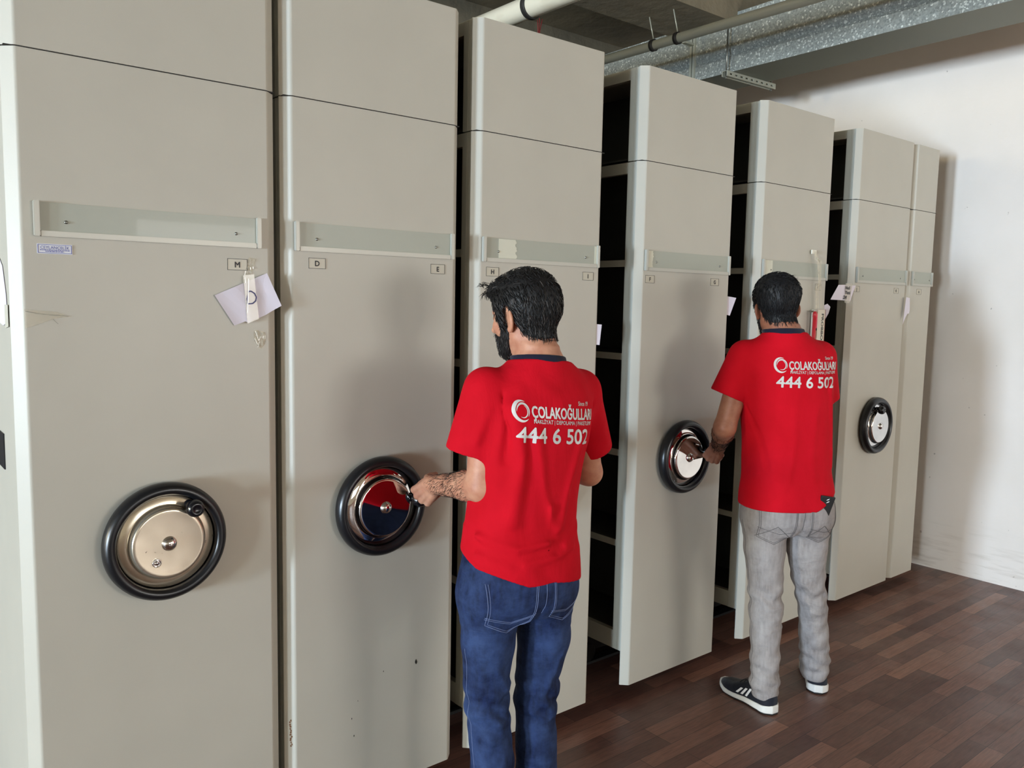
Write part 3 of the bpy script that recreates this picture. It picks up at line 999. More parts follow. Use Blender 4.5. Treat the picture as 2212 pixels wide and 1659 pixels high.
def shoe(parent, heel, direc, side):
    """heel: back of the sole on the floor, direc: (x, y) towards the toe; side: -1 left foot, +1 right foot"""
    d = np.array([direc[0], direc[1], 0.0]); d /= np.linalg.norm(d)
    rz = math.atan2(-d[0], d[1])
    o = empty('sneaker', (heel[0], heel[1], 0), rz)
    o.parent = parent
    def width(y):   # half width of the sole, y from the heel 0..0.30
        return spline([0, .02, .07, .13, .20, .25, .285, .30], [.012, .033, .038, .036, .047, .044, .026, .008], y)
    def cen(y): return -side*spline([0, .1, .2, .3], [0, .002, .004, .016], y)
    def topz(y): return spline([0, .03, .09, .16, .22, .27, .30], [.040, .036, .031, .027, .025, .030, .034], y)
    def foot_u(P, grow):
        y = np.clip(P[:, 1], 0.0, .30)
        w = width(y)+grow
        ax_ = np.abs(P[:, 0]-cen(y))
        dy = np.maximum(-P[:, 1], P[:, 1]-.30)
        return np.maximum(ax_-w, dy)
    def sole(P):
        bot = 0.006+0.0*P[:, 1]+np.maximum(P[:, 1]-.24, 0)*.22
        return smax(smax(foot_u(P, .004), P[:, 2]-topz(P[:, 1]), .006), bot-P[:, 2], .004)
    def outsole(P):
        bot = np.maximum(P[:, 1]-.24, 0)*.22
        return smax(smax(foot_u(P, .001), P[:, 2]-bot-.010, .003), bot-P[:, 2], .002)
    def upper(P):
        y = P[:, 1]
        h_ = spline([0, .02, .07, .11, .16, .21, .26, .30], [.085, .098, .092, .094, .078, .058, .046, .030], np.clip(y, 0, .3))
        w = width(np.clip(y, 0, .3))
        k = np.clip((P[:, 2]-.02)/np.maximum(h_-.02, .01), 0, 1.2)
        ww = w*np.sqrt(np.clip(1-0.78*k**2.2, 0.0001, 1))
        d1 = np.abs(P[:, 0]-cen(np.clip(y, 0, .3)))-ww
        dd = smax(smax(d1, P[:, 2]-h_, .014), np.maximum(-(y-.004), y-.297), .01)
        dd = np.maximum(dd, .02-P[:, 2])
        hole = cone(P, (0, .055, .07), (0, .062, .16), .026, .036)
        return smax(dd, -hole, .006)
    lo, hi = (-.07, -.02, -.006), (.07, .32, .13)
    obj('midsole', mesh_sdf('midsole', sole, lo, hi, .0028), M_SOLE, o)
    obj('outsole', mesh_sdf('outsole', outsole, lo, hi, .0028), M_OUT, o)
    um = mesh_sdf('upper', upper, lo, hi, .0028)
    uo = obj('upper', um, M_SHOE, o)
    tr = bvh_of(um)
    for sd in (-1, 1):
        for k in range(3):
            bm = bmesh.new()
            y0 = .118+k*.022
            n = 6; rows = []
            for j in range(n+1):
                z = .034+(.070-k*.006-.034)*j/n
                y = y0-.020*j/n
                ra = on_surface(tr, [(0, y, z), (0, y+.011, z)], (-sd, 0, 0), .0008)
                if None in ra: break
                rows.append([bm.verts.new(q) for q in ra])
            for a, b in zip(rows, rows[1:]):
                bm.faces.new((a[0], a[1], b[1], b[0]))
            if len(rows) > 1: obj('side_stripe', bm, M_STRIPE, uo)
            else: bm.free()
    bm = bmesh.new()
    for k in range(4):
        y = .115+k*.018
        seam(bm, tr, [(-.02, y, .2), (.02, y+.006, .2)], (0, 0, -1), .0022, .001, .004)
    tube(bm, [(-.004, .118, .093), (-.024*1, .110, .108), (-.034, .118, .112), (-.036, .130, .104), (-.02, .128, .094)], .0018, 6)
    tube(bm, [(.004, .118, .093), (.022, .112, .104), (.030, .124, .100), (.016, .128, .092)], .0018, 6)
    obj('laces', bm, M_OUT, uo)
    return o
# ------------------------------------------------------------------ the two men
def Rz(a):
    c, s = math.cos(a), math.sin(a)
    return np.array([[c, -s, 0], [s, c, 0], [0, 0, 1]])
def Rx(a):
    c, s = math.cos(a), math.sin(a)
    return np.array([[1, 0, 0], [0, c, -s], [0, s, c]])
def Ry(a):
    c, s = math.cos(a), math.sin(a)
    return np.array([[c, 0, s], [0, 1, 0], [-s, 0, c]])

HAIRLINE_Y = [-.13, -.07, -.045, -.022, -.008, .008, .020, .034, .055, .085, .12]
HAIRLINE_Z = [-.082, -.076, -.062, -.030, .026, .030, -.030, -.026, .040, .066, .078]

TREES = {}
def person(name, S):
    root = empty(name, (S['root'][0], S['root'][1], 0), -math.radians(S['psi']))
    Rh = Rz(-math.radians(S['head_yaw']))@Rx(math.radians(-S['head_pitch']))@Ry(math.radians(S.get('head_roll', 0)))
    hc = np.array(S['head'], float); hs = S['head_scale']
    def toH(P): return (((P-A3(hc))@A3(Rh))/hs).astype(F32)
    def fromH(q): return hc+Rh@(np.array(q, float)*hs)

    def skull(q):
        d = ell(q, (0, -.014, .026), (.0765, .097, .089))
        d = smin(d, ell(q, (0, .030, -.030), (.062, .064, .078)), .03)
        d = smin(d, ell(q, (0, .060, -.092), (.034, .030, .026)), .03)
        d = smin(d, cone(q, (-.05, .0, -.062), (-.02, .055, -.098), .016, .014), .02)
        d = smin(d, cone(q, (.05, .0, -.062), (.02, .055, -.098), .016, .014), .02)
        return d
    def face(q):
        d = skull(q)
        d = smin(d, cone(q, (-.032, .078, .022), (.032, .078, .022), .010, .010), .014)
        d = smin(d, chain(q, [(0, .090, .012), (0, .104, -.012), (0, .112, -.026)], [.007, .0085, .012]), .010)
        for s in (-1, 1):
            d = smin(d, ell(q, (s*.012, .098, -.030), (.009, .010, .007)), .006)
            d = smin(d, ell(q, (s*.040, .064, -.022), (.020, .018, .016)), .02)
            d = smax(d, -ell(q, (s*.031, .094, .004), (.015, .012, .010)), .010)
            d = smin(d, ell(q, (s*.031, .076, .003), (.0135, .0125, .0115)), .003)
        d = smin(d, cone(q, (-.017, .088, -.059), (.017, .088, -.059), .0055, .0055), .006)
        d = smin(d, cone(q, (-.013, .088, -.069), (.013, .088, -.069), .0060, .0060), .005)
        return d
    def ears(q):
        d = None
        for s in (-1, 1):
            R_ = Rz(s*math.radians(40))@Ry(0)@Rx(math.radians(8))
            c = (s*.083, -.010, -.014)
            e = ell(q, c, (.0075, .020, .031), R_)
            e = smin(e, ell(q, (s*.079, -.002, -.040), (.006, .009, .010)), .006)
            e = smax(e, -ell(q, (s*.092, -.002, -.010), (.0085, .012, .020), R_), .004)
            d = e if d is None else np.minimum(d, e)
        return d
    NK = S['neck']                       # (lower point, r), (upper point, r)
    def neck(P):
        d = cone(P, NK[0][0], NK[1][0], NK[0][1], NK[1][1])
        return d
    rows = S['torso']
    LA, RA = S['arm_l'], S['arm_r']      # (shoulder, elbow, wrist)
    hands = [hand_prims(*S['hand_l']), hand_prims(*S['hand_r'])]
    hb = [hand_bound(h) for h in hands]
    legs = S['legs']                     # two lists of rows (z, cx, cy, r)
    brows = [(z, cx, cy, a-.016, b-.016) for z, cx, cy, a, b in rows]
    def torso_in(P):
        d = loft(P, brows, 2.3)
        for A_ in (LA, RA):
            d = smin(d, cone(P, S['neck'][0][0], A_[0], .045, .044), .03)
        return d
    def leg_d(P, k, grow=0.0):
        T = legs[k]
        pts = [(r[1], r[2], r[0]) for r in T]; rs = [r[3]+grow for r in T]
        return chain(P, pts, rs, .012)
    def body(P):
        q = toH(P)
        d = face(q)*hs
        d = smin(d, neck(P), .02)
        d = smin(d, ears(q)*hs, .004)
        d = smin(d, torso_in(P), .03)
        for A_, ra in ((LA, S['arm_r_l']), (RA, S['arm_r_r'])):
            sh, el, wr = (np.array(v, float) for v in A_)
            d = smin(d, cone(P, sh, el, ra[0], ra[1]), .02)
            m = el+(wr-el)*.30
            f = chain(P, [el, m, el+(wr-el)*.75, wr], [ra[1], ra[2], ra[3]*1.12, ra[3]], .01)
            d = smin(d, f, .014)
        for h, (c, r), A_ in zip(hands, hb, (LA, RA)):
            far = np.sqrt(((P-A3(c))**2).sum(1))-r
            k = far < .03
            e = np.maximum(far, .02)+.02
            if k.any(): e = e.copy(); e[k] = hand_sdf(P[k], h)
            d = smin(d, e, .012)
        for k in (0, 1):
            d = smin(d, leg_d(P, k, -.012), .02)
            z0 = legs[k][-1]
            fd = np.array(S['foot'][k][1]+(0,), float); fd /= np.linalg.norm(fd)
            hl = np.array(S['foot'][k][0]+(0,), float)
            d = smin(d, cone(P, (z0[1], z0[2], z0[0]), tuple(hl+fd*.055+np.array((0, 0, .055))), .036, .030), .02)
            d = smin(d, cone(P, tuple(hl+fd*.05+np.array((0, 0, .045))), tuple(hl+fd*.21+np.array((0, 0, .030))), .024, .012), .02)
        return d
    me = mesh_sdf('body', body, S['lo'], S['hi'], S.get('h', .0027), 1)
    obj('body', me, S['skin'], root)
    body_tree = bvh_of(me)
    # eyes
    for s in (-1, 1):
        bm = bmesh.new()
        bmesh.ops.create_uvsphere(bm, u_segments=20, v_segments=12, radius=.0104*hs)
        for f in bm.faces: f.smooth = True
        e = obj('eye', bm, [M_EYE], root)
        e.location = fromH((s*.031, .0780, .004))

    # ---- shirt
    CP, CN = np.array(S['collar'][0], float), unit(S['collar'][1])
    folds = S['folds']
    SL = S['sleeves']
    nk0, nk1 = S['neck'][0], S['neck'][1]
    def neck_wide(P): return cone(P, nk0[0], nk1[0], nk0[1]+.004, nk1[1]+.010)
    jr = S['hips']
    def jeans0(P):
        return smin(loft(P, jr, 2.3), np.minimum(leg_d(P, 0), leg_d(P, 1)), .03)
    def shirt(P):
        d = loft(P, rows, 2.35)
        for A_ in (LA, RA):
            d = smin(d, cone(P, tuple(np.array(nk0[0])+np.array((0, 0, -.015))), A_[0], .052, S['sh_r']), .035)
        for (a, b, r0, r1) in SL:
            a_, b_ = np.array(a, float), np.array(b, float)
            u = unit(b_-a_)
            e = cone(P, a_, b_+u*.05, r0, r1+.004)
            e = smax(e, ((P-A3(b_))@A3(u)).astype(F32), .004)
            e = smax(e, -np.maximum(cone(P, b_-u*.03, b_+u*.08, r1-.010, r1-.004), -((P-A3(b_-u*.03))@A3(u))), .002)
            d = smin(d, e, .022)
        d = smin(d, smin(neck(P), torso_in(P), .03)-.008, .01)
        for pts, w, h_ in folds:
            d = d-ridge(P, pts, w*1.05, h_*1.3)
        d = smin(d, jeans0(P)-.007, .012)
        d = d-.0016*np.sin(P[:, 2]*41+P[:, 0]*23+np.sin(P[:, 0]*31)*1.5)*np.clip((1.15-P[:, 2])*3, 0, 1)
        hz = S['hem'](P)
        d = smax(d, hz-P[:, 2], .004)
        inner = loft(P, [(z, cx, cy, a-.009, b-.009) for z, cx, cy, a, b in rows], 2.35)
        d = smax(d, -np.maximum(np.minimum(inner, jeans0(P)+.0), P[:, 2]-hz-.03), .003)
        d = smax(d, ((P-A3(CP))@A3(CN)).astype(F32), .004)
        d = smax(d, -neck_wide(P), .004)
        return d
    sm = mesh_sdf('t_shirt', shirt, S['slo'], S['shi'], .0042, 1)
    so = obj('t_shirt', sm, M_SHIRT, root)
    st = bvh_of(sm)
    def collar(P):
        band = np.abs(neck_wide(P)-.003)-.0055
        return smax(band, np.abs(((P-A3(CP))@A3(CN)).astype(F32)-.001)-.0115, .003)
    c0 = np.array(CP)
    obj('collar', mesh_sdf('collar', collar, c0-.12, c0+.12, .0030, 1), M_COLLAR, so)
    # hem and sleeve stitching
    # back print
    bx, bz, tilt = S['print']
    def put(me_, fn, nm='back_print'):
        bm = bmesh.new()
        bm.from_mesh(me_)
        bmesh.ops.triangulate(bm, faces=bm.faces[:])
        for _ in range(4):
            long_ = [e for e in bm.edges if (Vector(fn(e.verts[0].co))-Vector(fn(e.verts[1].co))).length > .006]
            if not long_: break
            bmesh.ops.subdivide_edges(bm, edges=long_, cuts=1)
            bmesh.ops.triangulate(bm, faces=[f for f in bm.faces if len(f.verts) > 3])
        dead = []
        for v in bm.verts:
            x, z = fn(v.co)[:2]
            # x is measured along the cloth, so walk round the back
            x *= S['pscale']
            ox, oz = bx+x, bz+z+x*tilt
            hit = st.ray_cast(Vector((ox, -.6, oz)), Vector((0, 1, 0)))
            if hit[0] is None: dead.append(v)
            else: v.co = hit[0]+hit[1]*.0012
        bmesh.ops.delete(bm, geom=dead, context='VERTS')
        return bm
    def place(bodytxt, x0, x1, zc, h, bold, nm):
        me_ = text_mesh(bodytxt, 1.0)
        xs = [v.co.x for v in me_.vertices]; ys = [v.co.y for v in me_.vertices]
        mx, Mx = min(xs), max(xs)
        def fn(c): return (x0+(c.x-mx)/(Mx-mx)*(x1-x0), zc+(c.y-.36)*h/.72, 0)
        out = bmesh.new()
        for k, (ax_, az_) in enumerate(bold_copies(bold*h)[::1 if bold > .02 else 2]):
            b_ = put(me_, lambda c: (fn(c)[0]+ax_, fn(c)[1]+az_, 0))
            m_ = bpy.data.meshes.new('tmp'); b_.to_mesh(m_); b_.free(); out.from_mesh(m_); bpy.data.meshes.remove(m_)
        return out
    bm_all = bmesh.new()
    def absorb(bm):
        m_ = bpy.data.meshes.new('tmp'); bm.to_mesh(m_); bm.free(); bm_all.from_mesh(m_); bpy.data.meshes.remove(m_)
    absorb(place('ÇOLAKOĞULLARI', -.090, .158, .0, .030, .036, 'n'))
    absorb(place('NAKLİYAT | DEPOLAMA | PAKETLEME', -.086, .158, -.0250, .0105, .021, 'n'))
    absorb(place('Since 19', .088, .136, .0285, .012, .02, 'n'))
    absorb(place('444 6 502', -.142, .138, -.061, .041, .030, 'n'))
    # crescent emblem
    def crescent(R0, R1, off, a0, a1, n=40, tip=0.0):
        b = bmesh.new(); prev = None
        cx_, cz_ = -.124, -.001
        for k in range(n+1):
            a = a0+(a1-a0)*k/n
            w_ = math.sin(PI*k/n)**.8
            ro = R0; ri = R0-(R0-R1)*w_-.0004
            p = [b.verts.new((cx_+off[0]+r*math.cos(a), cz_+off[1]+r*math.sin(a), 0)) for r in (ro, ri)]
            if prev: b.faces.new((prev[0], p[0], p[1], prev[1]))
            prev = p
        m_ = bpy.data.meshes.new('tmp'); b.to_mesh(m_); b.free()
        return m_
    R_ = math.radians
    for args in ((.0285, .0195, (0, 0), R_(62), R_(318)), (.0215, .0165, (.005, .001), R_(-40), R_(185)), (.0165, .0135, (.005, -.001), R_(-125), R_(75))):
        absorb(put(crescent(*args), lambda c: (c.x, c.y, 0)))
    obj('back_print', bm_all, M_PRINT, so)

    # ---- trousers
    jr = S['hips']
    jf = S['jfolds']
    waist_z = S['waist_z']
    def jeans(P):
        d = loft(P, jr, 2.3)
        L_ = None
        for k in (0, 1):
            T = legs[k]
            e = leg_d(P, k)
            zt = T[-1][0]
            wr = S['jw']
            e = e-wr*(np.sin(P[:, 2]*95+P[:, 0]*40+np.sin(P[:, 0]*60+k)*1.4)*np.exp(-((P[:, 2]-.47)/.06)**2)
                      + .8*np.sin(P[:, 2]*120+P[:, 0]*50+k*2)*np.exp(-((P[:, 2]-.14)/.08)**2)
                      + .5*np.sin(P[:, 2]*60-P[:, 0]*70+k)*np.clip((.8-P[:, 2])*2, 0, 1))
            e = np.maximum(e, S['cuff']-P[:, 2])
            L_ = e if L_ is None else smin(L_, e, .004)
        d = smin(d, L_, .03)
        for pts, w, h_ in jf: d = d-ridge(P, pts, w, h_)
        d = np.maximum(d, P[:, 2]-waist_z)
        return d
    jm = mesh_sdf('jeans', jeans, S['jlo'], S['jhi'], .0042, 1)
    jo = obj('jeans', jm, S['denim'], root)
    jt = bvh_of(jm)
    for sd, px in ((-1, S['pocket'][0]), (1, S['pocket'][1])):
        z1, z0 = S['pocket'][2], S['pocket'][3]
        w = .066
        bm = bmesh.new()
        out = [(px-w, -.3, z1), (px-w*.92, -.3, z0+.028), (px, -.3, z0), (px+w*.92, -.3, z0+.028), (px+w, -.3, z1)]
        seam(bm, jt, out, (0, 1, 0), .0009)
        out2 = [(px-w+.005, -.3, z1), (px-w*.92+.005, -.3, z0+.031), (px, -.3, z0+.006), (px+w*.92-.005, -.3, z0+.031), (px+w-.005, -.3, z1)]
        seam(bm, jt, out2, (0, 1, 0), .0007)
        if S['pstyle'] == 0:
            seam(bm, jt, [(px-w, -.3, z0+.052), (px, -.3, z0+.036), (px+w, -.3, z0+.056)], (0, 1, 0), .0008)
            seam(bm, jt, [(px-w, -.3, z0+.047), (px, -.3, z0+.031), (px+w, -.3, z0+.051)], (0, 1, 0), .0007)
        else:
            seam(bm, jt, [(px-w, -.3, z0+.03), (px-.004, -.3, z0+.078), (px+w, -.3, z0+.02)], (0, 1, 0), .0009)
            seam(bm, jt, [(px-w, -.3, z0+.07), (px+.01, -.3, z0+.045), (px+w, -.3, z0+.055)], (0, 1, 0), .0007)
        obj('pocket_stitching', bm, S['thread'], jo)
    bm = bmesh.new()
    cxm = S['seat_x']
    seam(bm, jt, [(cxm, -.3, waist_z-.01), (cxm+.004, -.3, .82), (cxm, -.3, .765)], (0, 1, 0), .0008)
    for k, sd in ((0, -1), (1, 1)):
        T = legs[k]
        pts = [(r[1], r[2]-.004, r[0]) for r in T if r[0] < .80]
        seam(bm, jt, pts, (-sd, 0.0, 0), .0007, .0003, .01)
    obj('seam_stitching', bm, S['thread'], jo)

    for k, sd in ((0, -1), (1, 1)):
        shoe(root, S['foot'][k][0], S['foot'][k][1], sd)

    # ---- hair
    HT = S['hair']
    def headneck(P):
        q = toH(P)
        return smin(face(q)*hs, neck(P), .02)
    def hairfn(P):
        q = toH(P)
        base = smin(skull(q)*hs, neck(P), .02)
        th = spline([-.09, -.06, -.02, .03, .08, .12], HT['th'], q[:, 2])
        front = np.clip((q[:, 1]-.02)/.06, 0, 1)
        th = th+front*HT['front']
        d = base-th*hs
        for pts, w, h_ in HT['lumps']:
            d = d-ridge(q, pts, w, h_)
        zl = spline(HAIRLINE_Y, HAIRLINE_Z, np.clip(q[:, 1], -.13, .12))
        side = np.clip((np.abs(q[:, 0])-.03)/.02, 0, 1)
        return smax(d, (zl-q[:, 2])*hs*.75, .005)
    he = hc
    hm = mesh_sdf('hair', hairfn, he-.16, he+.16, .0036, 1)
    ht = bvh_of(hm)
    bm = bmesh.new(); bm.from_mesh(hm)
    rng = random.Random(11)
    Rh_ = Matrix(Rh.tolist())
    def qh(p): return Vector(toH(np.array([p[:]], dtype=F32))[0].tolist())
    def flow(p, nr):
        q = qh(p)
        if q.z > .085: v = Vector((HT['part']*.5, -.35+HT['fwd'], 0.0))
        elif q.y > .03: v = Vector((0, -.5, -.65))
        else: v = Vector((0, -.55 if q.y > -.05 else -.05, -1))
        return Rh_@v
    zone = dict(c=tuple(hc), r=.3, ok=lambda p, nr: True, grey=lambda p: 1.0 if qh(p).z < .05 else .12)
    needles(bm, ht, rng, HT['n'], zone, flow, .020, .0011, .0035, 0, 1, HT['grey'])
    # loose tips
    for (a, b_, c_) in HT['tips']:
        for k in range(8):
            j = lambda: np.array([rng.uniform(-.008, .008) for _ in range(3)])
            p_ = [fromH(np.array(a)+j()), fromH(np.array(b_)+j()*.7), fromH(np.array(c_)+j())]
            tube(bm, p_, .0007, 4, taper=(1, .8, .15))
    for f in bm.faces: f.smooth = True
    obj('hair', bm, [HT['m'], HT['mg']], root)
    def beard(P):
        q = toH(P)
        d = headneck(P)-.0042
        zb = spline([-.01, .01, .03, .055, .08, .12], [-.05, -.010, -.008, -.052, -.042, -.046], np.clip(q[:, 1], -.01, .12))
        d = smax(d, (q[:, 2]-zb)*hs, .004)
        d = smax(d, (.014+np.clip(-.055-q[:, 2], 0, .1)*.35-q[:, 1])*hs, .004)
        lips = ell(q, (0, .10, -.064), (.024, .03, .011))
        d = smax(d, -lips*hs, .003)
        return smax(d, (-.128-q[:, 2])*hs, .004)
    bmsh = mesh_sdf('beard', beard, he-.16, he+.16, .0034, 1)
    bt = bvh_of(bmsh)
    bm = bmesh.new(); bm.from_mesh(bmsh)
    zb_ = dict(c=tuple(fromH((0, .03, -.06))), r=.3, ok=lambda p, nr: True)
    needles(bm, bt, rng, 1300, zb_, lambda p, nr: Rh_@Vector((0, .1, -1)), .010, .0008, .003, 0, 1, HT['grey'])
    for f in bm.faces: f.smooth = True
    obj('beard', bm, [HT['m'], HT['mg']], root)
    # fine hair on the forearms
    bm = bmesh.new()
    rng2 = random.Random(5)
    sh, el, wr = (Vector(v) for v in LA)
    fdir = (wr-el).normalized()
    LN = (wr-el).length
    for f0, cnt in ((.22, 260), (.42, 380), (.62, 420), (.80, 240), (.94, 70)):
        cc = el.lerp(wr, f0)
        zz = dict(c=tuple(cc), r=.11, ok=lambda p, nr: abs((p-el).dot(fdir)/LN-f0) < .16 and (p-(el+fdir*(p-el).dot(fdir))).length < .055 and nr.y < .35)
        needles(bm, body_tree, rng2, cnt, zz, lambda p, nr: fdir*.8+Vector((0, 0, -.5)), 0.012, .00036, .0018)
    obj('arm_hair', bm, HT['m'], root)
    TREES[root.name] = (st, jt)
    return root

def C4(a, b, c): return [(a, b, c)]*4
MAN1 = dict(
    root=(1.454, -0.440), psi=6, head=(.026, .030, 1.566), head_yaw=-20, head_pitch=10, head_roll=0, head_scale=.945,
    neck=(((.045, -.030, 1.41), .064), ((.034, .000, 1.53), .055)), skin=M_SKIN1,
    torso=[(.78, .004, .0, .172, .130), (.86, .004, -.002, .172, .132), (.95, .006, -.004, .164, .124), (1.04, .010, -.006, .160, .118), (1.14, .020, -.008, .164, .116),
           (1.24, .032, -.010, .174, .120), (1.31, .040, -.012, .176, .116), (1.36, .044, -.014, .160, .104), (1.40, .045, -.018, .126, .088), (1.43, .045, -.022, .098, .074), (1.475, .045, -.020, .06, .06)],
    sh_r=.056,
    arm_l=((-.108, -.004, 1.350), (-.128, -.008, 1.108), (-.133, .246, 1.062)), arm_r=((.205, .0, 1.350), (.285, .045, 1.095), (.235, .285, 1.085)),
    arm_r_l=(.046, .041, .042, .0275), arm_r_r=(.045, .039, .040, .027),
    hand_l=((-.133, .246, 1.062), (-.12, .80, -.58), (-.80, -.45, -.25), 1, [(.75, 1.2, .7), (1.2, 1.5, .9), (1.35, 1.55, .9), (1.45, 1.55, .9)], 1.0, (1.1, .9), (.80, .25, -.75)),
    hand_r=((.235, .285, 1.085), (-.35, .9, -.1), (.1, .2, .95), -1, [(.8, 1.1, .6)]*4, 1.0),
    legs=[[(.80, -.088, -.002, .088), (.66, -.092, 0, .074), (.54, -.098, -.002, .062), (.46, -.094, -.008, .060), (.33, -.086, -.022, .060), (.16, -.088, -.018, .058), (.075, -.088, -.010, .062)],
          [(.80, .092, -.002, .088), (.64, .098, 0, .076), (.50, .076, -.0, .062), (.44, .070, -.006, .059), (.30, .066, -.022, .059), (.16, .070, -.018, .058), (.075, .072, -.010, .062)]],
    foot=[((-.090, -.058), (-.18, 1.0)), ((.076, -.058), (.15, 1.0))],
    hips=[(.735, .002, .0, .150, .098), (.77, .002, -.004, .172, .122), (.83, .002, -.006, .176, .130), (.90, .004, -.004, .166, .124), (.98, .008, 0, .150, .112)],
    waist_z=.955, cuff=.045, denim=M_JEANS, thread=M_STITCH1, pocket=(-.085, .100, .86, .715), pstyle=0, seat_x=.004, jw=.0042,
    jfolds=[([(-.15, -.03, .70), (-.10, -.07, .60), (-.05, -.06, .52)], .010, .007), ([(-.15, -.03, .56), (-.09, -.07, .53), (-.04, -.05, .555)], .009, .008),
            ([(.16, -.03, .66), (.11, -.08, .60), (.06, -.06, .50)], .010, .006), ([(.13, -.03, .50), (.07, -.07, .47), (.02, -.05, .49)], .009, .008), ([(.13, -.03, .44), (.07, -.08, .42), (.01, -.05, .45)], .009, .006), ([(-.14, -.03, .48), (-.09, -.08, .455), (-.03, -.05, .47)], .009, .006),
            ([(-.02, -.08, .73), (-.06, -.09, .69), (-.13, -.06, .65)], .010, .004), ([(.02, -.08, .73), (.07, -.09, .70), (.14, -.06, .69)], .010, .004),
            ([(0.0, -.12, .775), (0.0, -.10, .74)], .014, -.007)],
    collar=((.040, -.075, 1.450), (.08, .12, 1.0)),
    sleeves=[((-.112, 0, 1.368), (-.148, .022, 1.196), .062, .064), ((.205, 0, 1.352), (.290, .045, 1.168), .060, .062)],
    pscale=.85, hem=lambda P: (.850+.0*P[:, 0]).astype(F32)+np.clip(-P[:, 0]-.05, 0, .2)*.40+np.clip(P[:, 1]+.05, 0, .15)*.30-np.clip(P[:, 0]-.03, 0, .2)*.20,
    print=(.032, 1.312, -.10),
    folds=[([(-.085, -.10, 1.33), (-.070, -.13, 1.20), (-.095, -.11, 1.03)], .022, .010), ([(-.03, -.13, 1.26), (.0, -.14, 1.10), (.04, -.14, .99)], .016, .006),
           ([(-.055, -.12, 1.24), (-.04, -.13, 1.14), (-.055, -.13, 1.02)], .014, -.006), ([(.13, -.11, 1.25), (.08, -.13, 1.09), (.055, -.13, 1.0)], .014, .006),
           ([(.165, -.09, 1.19), (.150, -.10, 1.12), (.150, -.09, 1.05)], .013, -.006), ([(.02, -.14, 1.06), (.01, -.14, .99)], .010, .004),
           ([(-.17, -.04, .985), (-.08, -.12, .952), (.01, -.14, .962)], .011, .009), ([(-.06, -.13, .912), (.04, -.145, .922), (.10, -.12, .94)], .014, .009),
           ([(.19, .0, 1.00), (.12, -.10, .968), (.07, -.13, .948)], .009, .008), ([(-.165, -.05, .935), (-.10, -.11, .902), (-.04, -.13, .885)], .011, .007),
           ([(-.16, -.05, .89), (-.08, -.11, .862), (.0, -.13, .85)], .011, .005), ([(.16, -.06, .915), (.10, -.11, .895)], .012, .006),
           ([(-.10, -.06, 1.36), (-.095, -.09, 1.27), (-.105, -.09, 1.19)], .012, -.008), ([(-.06, -.08, 1.37), (-.04, -.115, 1.29)], .016, .005),
           ([(-.14, -.05, 1.32), (-.17, -.05, 1.24)], .014, .006), ([(.20, -.05, 1.35), (.175, -.085, 1.26)], .012, -.006), ([(.25, -.03, 1.28), (.29, -.02, 1.20)], .014, .005),
           ([(-.02, -.09, 1.40), (.05, -.12, 1.34), (.13, -.10, 1.36)], .020, .004)],
    slo=(-.27, -.20, .76), shi=(.40, .20, 1.52), jlo=(-.24, -.19, .03), jhi=(.24, .17, .98), lo=(-.26, -.22, -.01), hi=(.37, .43, 1.71),
    hair=dict(th=[.002, .006, .011, .013, .018, .022], front=.008, fwd=.55, part=.3, n=4200, grey=.16, m=M_HAIR1, mg=M_HAIRG,
              lumps=[([(-.045, .085, .085), (.0, .095, .10), (.045, .085, .09)], .022, .012), ([(-.05, .05, .10), (.03, .03, .115)], .014, .004), ([(.05, .0, .105), (-.03, -.03, .115)], .012, .003)],
              tips=[((-.05, .095, .10), (-.058, .106, .108), (-.063, .108, .100)), ((-.04, .10, .085), (-.050, .108, .078), (-.054, .108, .066)), ((-.02, .10, .105), (-.03, .110, .114), (-.04, .114, .112))]),
)
